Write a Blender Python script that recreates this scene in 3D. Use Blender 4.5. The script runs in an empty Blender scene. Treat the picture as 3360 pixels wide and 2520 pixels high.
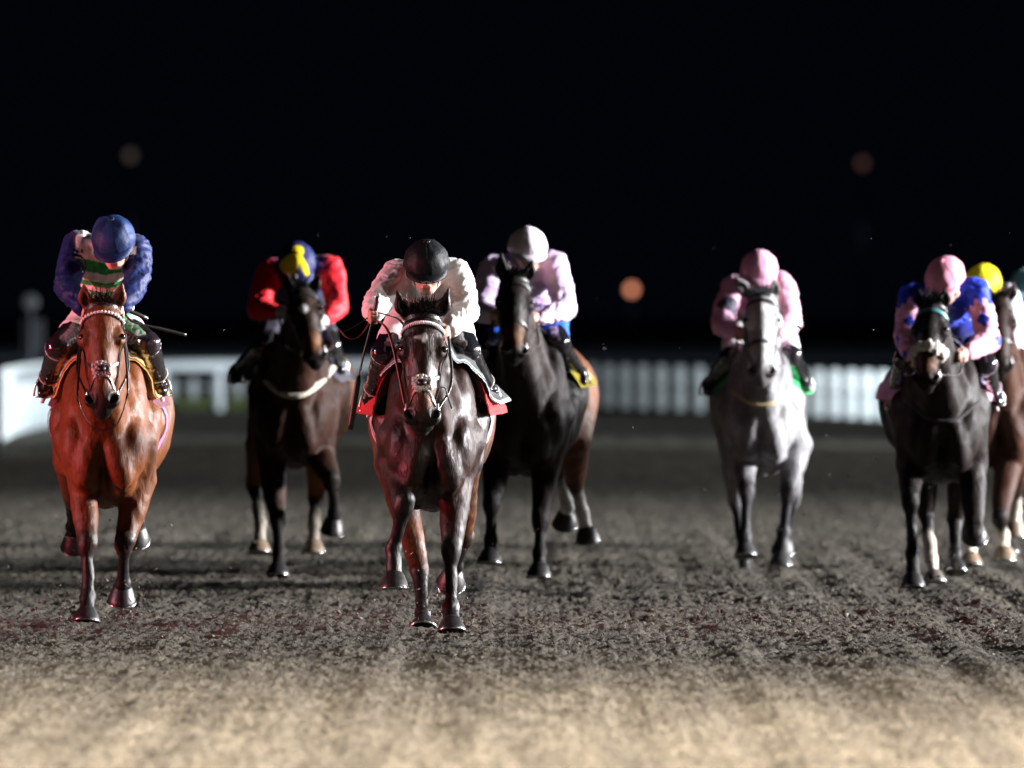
import bpy, math, random, time
import numpy as np
from mathutils import Vector

T0 = time.time()
rng = np.random.default_rng(7)
random.seed(7)
scene = bpy.context.scene
COL = scene.collection

# ------------------------------------------------------------------ camera
FPX, CAMH, HOR = 37333.0, 1.75, 1025.0          # focal length in photo pixels, lens height, horizon row
K = 3360.0 / 2212.0
cam_d = bpy.data.cameras.new('camera')
cam = bpy.data.objects.new('camera', cam_d)
COL.objects.link(cam)
cam.location = (0, 0, CAMH)
cam.rotation_euler = (math.pi / 2 - math.atan((1260 - HOR) / FPX), 0, 0)
cam_d.sensor_width = 36.0
cam_d.lens = 400.0
cam_d.clip_start = 1.0
cam_d.clip_end = 4000.0
cam_d.dof.use_dof = True
cam_d.dof.focus_distance = 62.0
cam_d.dof.aperture_fstop = 3.2
scene.camera = cam

# ------------------------------------------------------------------ night sky
world = bpy.data.worlds.new('World')
scene.world = world
world.use_nodes = True
wn = world.node_tree.nodes
wn['Background'].inputs[0].default_value = (0.32, 0.45, 1.0, 1)
wn['Background'].inputs[1].default_value = 0.0024

# ------------------------------------------------------------------ floodlights and added fill spots
def lamp(name, loc, target, power, color, spot=None, blend=0.5, radius=0.4):
    d = bpy.data.lights.new(name, 'SPOT')
    d.energy = power
    d.color = color
    d.shadow_soft_size = radius
    d.spot_size = math.radians(spot or 60)
    d.spot_blend = blend
    o = bpy.data.objects.new(name, d)
    COL.objects.link(o)
    o.location = loc
    v = Vector(target) - Vector(loc)
    o.rotation_euler = v.to_track_quat('-Z', 'Y').to_euler()
    return o

KEY = (1.0, 0.97, 0.99)
lamp('flood_or_fill', (54, 73, 12.5), (0.6, 73, 1), 640000, KEY, 70, 0.8, 3.0)                  # tall mast right of the track
lamp('flood_or_fill', (54, 100, 12.5), (0, 82, 0), 230000, (0.97, 0.98, 1.0), 70, 0.8, 2.0)         # the next masts
lamp('flood_or_fill', (50, 140, 18), (0, 122, 0), 130000, (0.95, 0.98, 1.0), 80, 0.8, 2.0)
lamp('flood_or_fill', (31, 46, 11), (-1.3, 63.2, 1.2), 22000, (1.0, 0.90, 0.80), 20, 0.7, 0.8)    # grandstand side, on the two leaders
lamp('flood_or_fill', (-25, 59, 8), (-1.2, 63, 1.7), 11000, (1.0, 0.86, 0.92), 18, 0.6, 0.8)
lamp('flood_or_fill', (-15, 60.5, 1.5), (-1.6, 63.6, 1.2), 9500, (1.0, 0.08, 0.12), 30, 0.9, 0.6)  # red board by the winning post
lamp('flood_or_fill', (17, 37, 15), (-.5, 40, 0), 350000, (1.0, 0.87, 0.73), 79, 1.0, 1.0)
lamp('flood_or_fill', (42, 122, 5), (-7.4, 178, .6), 430000, (0.88, 0.97, 1.0), 38, 0.6, 0.6)  # low spot added to brighten the left rail, boards and grass
lamp('flood_or_fill', (46, 140, 5), (7.2, 180, .4), 300000, (0.85, 0.95, 1.0), 15, 0.9, 0.6)  # narrow low spot added to whiten the right-hand palings
lamp('flood_or_fill', (-80, 400, 25), (0, 460, 0), 260000, (0.45, 0.65, 1.0), 120, 0.8, 2.0)  # blue fill spot added to lift the black ground below the horizon

scene.view_settings.view_transform = 'Standard'
scene.view_settings.look = 'None'
scene.view_settings.exposure = 0.0
scene.view_settings.gamma = 1.0
scene.view_settings.use_curve_mapping = False
scene.cycles.use_denoising = True
scene.cycles.max_bounces = 5
scene.cycles.sample_clamp_indirect = 4.0

# ------------------------------------------------------------------ helpers
def W(px, py, D):
    """place in metres of a spot measured in the photograph at distance D"""
    return np.array([(px * K - 1680.0) * D / FPX, D, CAMH - (py * K - HOR) * D / FPX])

def V(*a):
    return np.array(a, dtype=float)

def nrm(v):
    v = np.asarray(v, float)
    return v / (np.linalg.norm(v) + 1e-12)

def lerp(a, b, t):
    return np.asarray(a) * (1 - t) + np.asarray(b) * t

def noise3(p, seed=0):
    """value noise in -1..1 for an (N,3) array"""
    p = np.asarray(p, np.float64)
    i = np.floor(p).astype(np.int64)
    f = p - i
    f = f * f * (3 - 2 * f)
    def h(ix, iy, iz):
        n = (ix * 374761393 + iy * 668265263 + iz * 2147483647 + seed * 1274126177) & 0xFFFFFFFF
        n = ((n ^ (n >> 13)) * 1274126177) & 0xFFFFFFFF
        return ((n ^ (n >> 16)) & 0xFFFF) / 32767.5 - 1.0
    x, y, z = i[:, 0], i[:, 1], i[:, 2]
    fx, fy, fz = f[:, 0], f[:, 1], f[:, 2]
    c = 0
    for dx in (0, 1):
        for dy in (0, 1):
            for dz in (0, 1):
                w = (fx if dx else 1 - fx) * (fy if dy else 1 - fy) * (fz if dz else 1 - fz)
                c = c + w * h(x + dx, y + dy, z + dz)
    return c

# ------------------------------------------------------------------ implicit bodies
class Field:
    """a body as a smooth union of round cones and ellipsoids; meshed as one continuous surface"""
    def __init__(s):
        s.P = []
        s.paint = []
    def cap(s, a, b, ra, rb, k=0.03, col=None, flat=None, bulge=0.0, sub=False):
        s.P.append(('c', np.asarray(a, float), np.asarray(b, float), ra, rb, k, col, flat, bulge, sub))
    def ell(s, c, r, axes=None, k=0.03, col=None, sub=False):
        R = np.eye(3) if axes is None else np.array([nrm(v) for v in axes])
        s.P.append(('e', np.asarray(c, float), np.asarray(r, float), R, None, k, col, None, 0, sub))
    def bounds(s, p, m):
        if p[0] == 'c':
            f = 1.0
            if p[7] is not None and p[7][1] < 1:
                f = 1 / p[7][1]
            r = (max(p[3], p[4]) + abs(p[8])) * f + m
            return np.minimum(p[1], p[2]) - r, np.maximum(p[1], p[2]) + r
        e = np.sqrt(((p[3] * p[2][:, None]) ** 2).sum(0)) + m
        return p[1] - e, p[1] + e
    @staticmethod
    def dist(p, x, y, z):
        if p[0] == 'c':
            a, b = p[1].astype(np.float32), p[2].astype(np.float32)
            ba = b - a
            bb = float(ba @ ba) + 1e-9
            x = x - a[0]; y = y - a[1]; z = z - a[2]
            h = (x * ba[0] + y * ba[1] + z * ba[2]) * np.float32(1 / bb)
            np.clip(h, 0, 1, out=h)
            x = x - h * ba[0]; y = y - h * ba[1]; z = z - h * ba[2]
            q = x * x + y * y + z * z
            if p[7] is not None:
                sv, f = p[7]
                c = x * np.float32(sv[0]) + y * np.float32(sv[1]) + z * np.float32(sv[2])
                q = q + np.float32(f * f - 1) * c * c
                q = np.maximum(q, 0)
            r = p[3] + (p[4] - p[3]) * h
            if p[8]:
                r = r + np.float32(p[8] * 4) * h * (1 - h)
            return np.sqrt(q) - r
        c, r, R = p[1].astype(np.float32), p[2].astype(np.float32), p[3].astype(np.float32)
        x = x - c[0]; y = y - c[1]; z = z - c[2]
        k0 = 0; k1 = 0
        for i in range(3):
            t = (x * R[i, 0] + y * R[i, 1] + z * R[i, 2]) * np.float32(1 / r[i])
            k0 = k0 + t * t
            t = t * np.float32(1 / r[i])
            k1 = k1 + t * t
        k0 = np.sqrt(k0)
        return k0 * (k0 - 1) / (np.sqrt(k1) + np.float32(1e-6))
    @staticmethod
    def comb(f, d, k, sub):
        if sub:
            h = np.clip(0.5 - 0.5 * (f + d) / k, 0, 1)     # smooth max(f,-d)
            return f * (1 - h) - d * h + k * h * (1 - h)
        h = np.clip(0.5 + 0.5 * (f - d) / k, 0, 1)
        return f * (1 - h) + d * h - k * h * (1 - h)
    def at(s, pts):
        pts = np.asarray(pts, np.float32)
        f = np.full(len(pts), 1.0, np.float32)
        for p in s.P:
            d = s.dist(p, pts[:, 0], pts[:, 1], pts[:, 2])
            f = s.comb(f, d, p[5], p[9])
        return f
    def mesh(s, vox):
        lo = np.min([s.bounds(p, 0)[0] for p in s.P if not p[9]], 0) - 3 * vox
        hi = np.max([s.bounds(p, 0)[1] for p in s.P if not p[9]], 0) + 3 * vox
        n = np.ceil((hi - lo) / vox).astype(int) + 1
        ax = [(lo[i] + vox * np.arange(n[i])).astype(np.float32) for i in range(3)]
        F = np.full(n, 1.0, np.float32)
        for p in s.P:
            a, b = s.bounds(p, p[5] + 2.5 * vox)
            i0 = np.clip(np.floor((a - lo) / vox).astype(int), 0, n)
            i1 = np.clip(np.ceil((b - lo) / vox).astype(int) + 1, 0, n)
            if (i1 <= i0).any():
                continue
            sl = tuple(slice(i0[i], i1[i]) for i in range(3))
            d = s.dist(p, ax[0][sl[0]][:, None, None], ax[1][sl[1]][None, :, None], ax[2][sl[2]][None, None, :])
            F[sl] = s.comb(F[sl], d, np.float32(p[5]), p[9])
        v, q = surface_nets(F)
        return v * vox + lo, q
    def colors(s, v, base, sigma=0.012):
        acc = np.zeros((len(v), 3)); wt = np.full(len(v), 1e-9)
        v32 = v.astype(np.float32)
        for p in s.P:
            a, b = s.bounds(p, 0.05)
            m = np.all((v > a) & (v < b), 1)
            if not m.any():
                continue
            d = s.dist(p, v32[m, 0], v32[m, 1], v32[m, 2])
            if p[9]:
                w = np.exp(-np.clip(np.abs(d), 0, 1) / (sigma * 0.5)) * 3
                if p[6] is None:
                    continue
            else:
                w = np.exp(-np.clip(d, -0.01, 1) / sigma)
            c = base if p[6] is None else p[6]
            acc[m] += w[:, None] * np.asarray(c)
            wt[m] += w
        out = acc / wt[:, None]
        for (p, col, soft) in s.paint:
            d = s.dist(p, v32[:, 0], v32[:, 1], v32[:, 2])
            t = np.clip(0.5 - d / soft, 0, 1)[:, None]
            out = out * (1 - t) + np.asarray(col) * t
        return out

def surface_nets(F):
    ins = F < 0
    nx, ny, nz = F.shape
    c = np.zeros((nx - 1, ny - 1, nz - 1), np.int8)
    for i in (0, 1):
        for j in (0, 1):
            for k in (0, 1):
                c += ins[i:nx - 1 + i, j:ny - 1 + j, k:nz - 1 + k]
    act = np.argwhere((c > 0) & (c < 8))
    idx = np.full(c.shape, -1, np.int64)
    idx[act[:, 0], act[:, 1], act[:, 2]] = np.arange(len(act))
    cor = np.array([[i, j, k] for i in (0, 1) for j in (0, 1) for k in (0, 1)])
    val = np.stack([F[act[:, 0] + o[0], act[:, 1] + o[1], act[:, 2] + o[2]] for o in cor], 1)
    P = np.zeros((len(act), 3)); cnt = np.zeros(len(act))
    for a in range(8):
        for b in range(a + 1, 8):
            if np.abs(cor[a] - cor[b]).sum() != 1:
                continue
            va, vb = val[:, a], val[:, b]
            m = (va < 0) != (vb < 0)
            t = va[m] / (va[m] - vb[m])
            P[m] += cor[a] + (cor[b] - cor[a]) * t[:, None]
            cnt[m] += 1
    P = P / cnt[:, None] + act
    quads = []
    for axis in range(3):
        sl0 = [slice(None)] * 3; sl1 = [slice(None)] * 3
        sl0[axis] = slice(0, -1); sl1[axis] = slice(1, None)
        A, B = ins[tuple(sl0)], ins[tuple(sl1)]
        e = np.argwhere(A != B)
        u, w = [(1, 2), (2, 0), (0, 1)][axis]
        ok = (e[:, u] > 0) & (e[:, w] > 0) & (e[:, u] < F.shape[u] - 1) & (e[:, w] < F.shape[w] - 1)
        e = e[ok]
        fl = A[e[:, 0], e[:, 1], e[:, 2]]
        def cell(du, dw):
            q = e.copy(); q[:, u] += du; q[:, w] += dw
            return idx[q[:, 0], q[:, 1], q[:, 2]]
        q = np.stack([cell(-1, -1), cell(0, -1), cell(0, 0), cell(-1, 0)], 1)
        q[~fl] = q[~fl][:, ::-1]
        quads.append(q)
    return P, np.concatenate(quads)

def vnormals(v, q):
    n = np.cross(v[q[:, 2]] - v[q[:, 0]], v[q[:, 3]] - v[q[:, 1]])
    out = np.zeros_like(v)
    for i in range(4):
        np.add.at(out, q[:, i], n)
    return out / (np.linalg.norm(out, axis=1, keepdims=True) + 1e-12)

# ------------------------------------------------------------------ objects
def make_mesh(name, v, faces, mat, col=None, smooth=True):
    me = bpy.data.meshes.new(name)
    v = np.asarray(v, np.float32)
    if isinstance(faces, np.ndarray):
        nf, k = faces.shape
        me.vertices.add(len(v)); me.vertices.foreach_set('co', v.ravel())
        me.loops.add(nf * k); me.polygons.add(nf)
        me.loops.foreach_set('vertex_index', faces.astype(np.int32).ravel())
        me.polygons.foreach_set('loop_start', np.arange(0, nf * k, k, dtype=np.int32))
        me.update(calc_edges=True)
    else:
        me.from_pydata(v.tolist(), [], [list(f) for f in faces])
    if smooth:
        me.polygons.foreach_set('use_smooth', np.ones(len(me.polygons), bool))
    if col is not None:
        a = me.color_attributes.new('Col', 'FLOAT_COLOR', 'POINT')
        c = np.ones((len(v), 4), np.float32); c[:, :3] = col
        a.data.foreach_set('color', c.ravel())
    me.materials.append(mat)
    me.validate()
    return me

def put(name, me, parent=None, loc=(0, 0, 0), **props):
    o = bpy.data.objects.new(name, me)
    COL.objects.link(o)
    if parent is not None:
        o.parent = parent
    o.location = loc
    for k, val in props.items():
        o[k] = val
    return o

def root(name, loc, label, category, group=None):
    o = bpy.data.objects.new(name, None)
    COL.objects.link(o)
    o.location = loc
    o.empty_display_size = 0.1
    o['label'] = label; o['category'] = category
    if group:
        o['group'] = group
    return o

class MB:
    """collects simple shapes into one mesh"""
    def __init__(s):
        s.v = []; s.f = []; s.c = []; s.n = 0
    def add(s, v, f, col=(1, 1, 1)):
        v = np.asarray(v, float)
        s.v.append(v)
        s.f += [tuple(int(i) + s.n for i in q) for q in f]
        s.c.append(np.tile(np.asarray(col, float)[None, :], (len(v), 1)) if np.ndim(col) == 1 else np.asarray(col, float))
        s.n += len(v)
    def tube(s, pts, r, n=8, col=(1, 1, 1), flat=1.0, up=None, caps=True):
        pts = np.asarray(pts, float); m = len(pts)
        r = np.full(m, r) if np.ndim(r) == 0 else np.asarray(r, float)
        t = np.gradient(pts, axis=0)
        v = []
        u0 = V(0, 0, 1) if up is None else np.asarray(up, float)
        for i in range(m):
            d = nrm(t[i])
            a = u0 if np.ndim(u0) == 1 else u0[i]
            if abs(d @ a) > 0.98:
                a = V(1, 0, 0.2)
            b = nrm(np.cross(d, a)); c = np.cross(b, d)
            for j in range(n):
                g = 2 * math.pi * j / n
                v.append(pts[i] + r[i] * (math.cos(g) * b + math.sin(g) * flat * c))
        f = [(i * n + j, i * n + (j + 1) % n, (i + 1) * n + (j + 1) % n, (i + 1) * n + j) for i in range(m - 1) for j in range(n)]
        if caps:
            f.append(tuple(range(n))[::-1]); f.append(tuple((m - 1) * n + j for j in range(n)))
        s.add(v, f, col)
    def box(s, c, h, col=(1, 1, 1), axes=None):
        c = np.asarray(c, float)
        A = np.eye(3) if axes is None else np.array([nrm(a) for a in axes])
        v = [c + A[0] * h[0] * x + A[1] * h[1] * y + A[2] * h[2] * z for x in (-1, 1) for y in (-1, 1) for z in (-1, 1)]
        s.add(v, [(0, 1, 3, 2), (4, 6, 7, 5), (0, 4, 5, 1), (2, 3, 7, 6), (0, 2, 6, 4), (1, 5, 7, 3)], col)
    def ball(s, c, r, n=10, m=7, col=(1, 1, 1), axes=None):
        r = np.ones(3) * r if np.ndim(r) == 0 else np.asarray(r, float)
        A = np.eye(3) if axes is None else np.array([nrm(a) for a in axes])
        v = []
        for i in range(m + 1):
            th = math.pi * i / m
            for j in range(n):
                ph = 2 * math.pi * j / n
                q = V(math.sin(th) * math.cos(ph), math.sin(th) * math.sin(ph), math.cos(th)) * r
                v.append(np.asarray(c) + q @ A)
        f = [(i * n + j, (i + 1) * n + j, (i + 1) * n + (j + 1) % n, i * n + (j + 1) % n) for i in range(m) for j in range(n)]
        s.add(v, f, col)
    def ribbon(s, pts, side, nor, w, th, col=(1, 1, 1)):
        """a strap: centre line pts, half-width w along side, thickness th along nor"""
        pts = np.asarray(pts, float); m = len(pts)
        v = []
        for i in range(m):
            for a, b in ((-1, 0), (1, 0), (1, 1), (-1, 1)):
                v.append(pts[i] + side[i] * w * a + nor[i] * th * b)
        f = [(i * 4 + j, (i + 1) * 4 + j, (i + 1) * 4 + (j + 1) % 4, i * 4 + (j + 1) % 4) for i in range(m - 1) for j in range(4)]
        f += [(0, 1, 2, 3), tuple((m - 1) * 4 + j for j in (3, 2, 1, 0))]
        s.add(v, f, col)
    def blade(s, pts, w, side, col=(1, 1, 1)):
        pts = np.asarray(pts, float); m = len(pts)
        v = []
        for i in range(m):
            ww = w * (1 - 0.92 * (i / (m - 1)) ** 1.5)
            v += [pts[i] - side * ww, pts[i] + side * ww]
        s.add(v, [(2 * i, 2 * i + 1, 2 * i + 3, 2 * i + 2) for i in range(m - 1)], col)
    def build(s, name, mat, parent=None, base=(0, 0, 0), smooth=True, **props):
        v = np.concatenate(s.v) - np.asarray(base)
        me = make_mesh(name, v, s.f, mat, np.concatenate(s.c), smooth)
        return put(name, me, parent, **props)

def catmull(pts, n=8):
    pts = [np.asarray(p, float) for p in pts]
    P = [2 * pts[0] - pts[1]] + pts + [2 * pts[-1] - pts[-2]]
    out = []
    for i in range(1, len(P) - 2):
        for k in range(n):
            t = k / n
            out.append(0.5 * ((2 * P[i]) + (-P[i - 1] + P[i + 1]) * t + (2 * P[i - 1] - 5 * P[i] + 4 * P[i + 1] - P[i + 2]) * t * t
                              + (-P[i - 1] + 3 * P[i] - 3 * P[i + 1] + P[i + 2]) * t ** 3))
    out.append(pts[-1])
    return np.array(out)

# ------------------------------------------------------------------ materials
def new_mat(name):
    m = bpy.data.materials.new(name)
    m.use_nodes = True
    return m, m.node_tree.nodes, m.node_tree.links, m.node_tree.nodes['Principled BSDF']

def attr_mat(name, rough=0.5, spec=0.5, bump=0.0, bscale=80.0, sheen=0.0, coat=0.0, metal=0.0, vary=0.15, vscale=9.0, sheen_col=(1, 1, 1)):
    m, N, L, b = new_mat(name)
    a = N.new('ShaderNodeAttribute'); a.attribute_name = 'Col'
    tc = N.new('ShaderNodeTexCoord')
    nz = N.new('ShaderNodeTexNoise'); nz.inputs['Scale'].default_value = vscale; nz.inputs['Detail'].default_value = 5
    L.new(tc.outputs['Object'], nz.inputs['Vector'])
    mr = N.new('ShaderNodeMapRange'); mr.inputs['From Min'].default_value = 0.3; mr.inputs['From Max'].default_value = 0.7
    mr.inputs['To Min'].default_value = 1 - vary; mr.inputs['To Max'].default_value = 1 + vary
    L.new(nz.outputs['Fac'], mr.inputs['Value'])
    mx = N.new('ShaderNodeVectorMath'); mx.operation = 'SCALE'
    L.new(a.outputs['Color'], mx.inputs[0]); L.new(mr.outputs['Result'], mx.inputs['Scale'])
    L.new(mx.outputs['Vector'], b.inputs['Base Color'])
    b.inputs['Roughness'].default_value = rough
    b.inputs['Specular IOR Level'].default_value = spec
    b.inputs['Sheen Weight'].default_value = sheen
    b.inputs['Sheen Tint'].default_value = (*sheen_col, 1)
    b.inputs['Coat Weight'].default_value = coat
    b.inputs['Coat Roughness'].default_value = 0.15
    b.inputs['Metallic'].default_value = metal
    if bump:
        n2 = N.new('ShaderNodeTexNoise'); n2.inputs['Scale'].default_value = bscale; n2.inputs['Detail'].default_value = 4
        L.new(tc.outputs['Object'], n2.inputs['Vector'])
        bp = N.new('ShaderNodeBump'); bp.inputs['Strength'].default_value = bump; bp.inputs['Distance'].default_value = 0.01
        L.new(n2.outputs['Fac'], bp.inputs['Height']); L.new(bp.outputs['Normal'], b.inputs['Normal'])
    return m

def coat_mat(name, wet=0.0, rough=0.55, spec=0.2, dapple=0.0):
    """horse coat: colour from the body's markings, hair grain, wet and dry patches in the gloss"""
    m, N, L, b = new_mat(name)
    a = N.new('ShaderNodeAttribute'); a.attribute_name = 'Col'
    tc = N.new('ShaderNodeTexCoord')
    mp = N.new('ShaderNodeMapping'); mp.inputs['Scale'].default_value = (1.0, 1.0, 0.55)
    L.new(tc.outputs['Object'], mp.inputs['Vector'])
    nz = N.new('ShaderNodeTexNoise'); nz.inputs['Scale'].default_value = 7; nz.inputs['Detail'].default_value = 8; nz.inputs['Roughness'].default_value = 0.62
    nz.inputs['Distortion'].default_value = 0.6
    L.new(mp.outputs['Vector'], nz.inputs['Vector'])
    wetr = N.new('ShaderNodeMapRange'); wetr.inputs['From Min'].default_value = 0.47; wetr.inputs['From Max'].default_value = 0.55
    wetr.inputs['To Min'].default_value = 0; wetr.inputs['To Max'].default_value = wet
    L.new(nz.outputs['Fac'], wetr.inputs['Value'])
    mp2 = N.new('ShaderNodeMapping'); mp2.inputs['Scale'].default_value = (1.0, 0.8, 0.22)
    L.new(tc.outputs['Object'], mp2.inputs['Vector'])
    hr = N.new('ShaderNodeTexNoise'); hr.inputs['Scale'].default_value = 110; hr.inputs['Detail'].default_value = 5
    L.new(mp2.outputs['Vector'], hr.inputs['Vector'])
    v1 = N.new('ShaderNodeMapRange'); v1.inputs['From Min'].default_value = 0.3; v1.inputs['From Max'].default_value = 0.7
    v1.inputs['To Min'].default_value = 0.62; v1.inputs['To Max'].default_value = 1.34
    L.new(hr.outputs['Fac'], v1.inputs['Value'])
    v2 = N.new('ShaderNodeMath'); v2.operation = 'MULTIPLY_ADD'
    L.new(wetr.outputs['Result'], v2.inputs[0]); v2.inputs[1].default_value = -0.55; v2.inputs[2].default_value = 1.0
    v3 = N.new('ShaderNodeMath'); v3.operation = 'MULTIPLY'
    L.new(v1.outputs['Result'], v3.inputs[0]); L.new(v2.outputs[0], v3.inputs[1])
    last = v3.outputs[0]
    if dapple:
        vo = N.new('ShaderNodeTexVoronoi'); vo.inputs['Scale'].default_value = 13; vo.feature = 'SMOOTH_F1'
        L.new(mp.outputs['Vector'], vo.inputs['Vector'])
        dr = N.new('ShaderNodeMapRange'); dr.inputs['From Min'].default_value = 0.15; dr.inputs['From Max'].default_value = 0.6
        dr.inputs['To Min'].default_value = 1.0; dr.inputs['To Max'].default_value = 1 - dapple
        L.new(vo.outputs['Distance'], dr.inputs['Value'])
        v4 = N.new('ShaderNodeMath'); v4.operation = 'MULTIPLY'
        L.new(last, v4.inputs[0]); L.new(dr.outputs['Result'], v4.inputs[1])
        last = v4.outputs[0]
    mx = N.new('ShaderNodeVectorMath'); mx.operation = 'SCALE'
    L.new(a.outputs['Color'], mx.inputs[0]); L.new(last, mx.inputs['Scale'])
    L.new(mx.outputs['Vector'], b.inputs['Base Color'])
    rr = N.new('ShaderNodeMath'); rr.operation = 'MULTIPLY_ADD'
    L.new(wetr.outputs['Result'], rr.inputs[0]); rr.inputs[1].default_value = -0.10; rr.inputs[2].default_value = rough
    L.new(rr.outputs[0], b.inputs['Roughness'])
    sp = N.new('ShaderNodeMath'); sp.operation = 'MULTIPLY_ADD'; L.new(wetr.outputs['Result'], sp.inputs[0]); sp.inputs[1].default_value = .22; sp.inputs[2].default_value = spec
    L.new(sp.outputs[0], b.inputs['Specular IOR Level'])
    b.inputs['Sheen Roughness'].default_value = 0.4
    h2 = N.new('ShaderNodeTexNoise'); h2.inputs['Scale'].default_value = 24; h2.inputs['Detail'].default_value = 7; h2.inputs['Roughness'].default_value = 0.65
    L.new(mp.outputs['Vector'], h2.inputs['Vector'])
    bp = N.new('ShaderNodeBump'); bp.inputs['Strength'].default_value = 0.45; bp.inputs['Distance'].default_value = 0.014
    ad = N.new('ShaderNodeMath'); ad.operation = 'MULTIPLY_ADD'; ad.inputs[1].default_value = .45; L.new(hr.outputs['Fac'], ad.inputs[0]); L.new(h2.outputs['Fac'], ad.inputs[2])
    L.new(ad.outputs[0], bp.inputs['Height']); L.new(bp.outputs['Normal'], b.inputs['Normal'])
    return m

M_LEATHER = attr_mat('leather', 0.38, 0.5, 0.1, 120)
M_HAIR = attr_mat('hair', 0.42, 0.4, 0, vary=0.35, vscale=60)
M_HOOF = attr_mat('hoof', 0.42, 0.4, 0.25, 60, vary=0.35, vscale=40)
M_STEEL = attr_mat('steel', 0.22, 0.6, metal=1.0)
M_EYE = attr_mat('eye', 0.05, 0.8, vary=0)
M_FLEECE = attr_mat('fleece', 0.9, 0.1, 0.9, 220, sheen=0.2, vary=.3, vscale=90)
M_CLOTH = attr_mat('cloth', 0.75, 0.25, 0.3, 90, sheen=0.25)
M_SILK = attr_mat('silk', 0.55, 0.15, 0.22, 34, sheen=0.05, vary=0.06)
M_CAP = attr_mat('cap_silk', 0.55, 0.14, 0.35, 46, sheen=0.0, vary=0.06)
M_SKIN = attr_mat('skin', 0.5, 0.4, 0.12, 110, vary=0.12, vscale=25)
M_BOOT = attr_mat('boot_leather', 0.13, 0.6, 0.05, 60, coat=0.6)
M_PLASTIC = attr_mat('plastic', 0.3, 0.5, vary=0.05)
M_LENS = attr_mat('lens', 0.06, 0.8, coat=1.0, vary=0)

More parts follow.
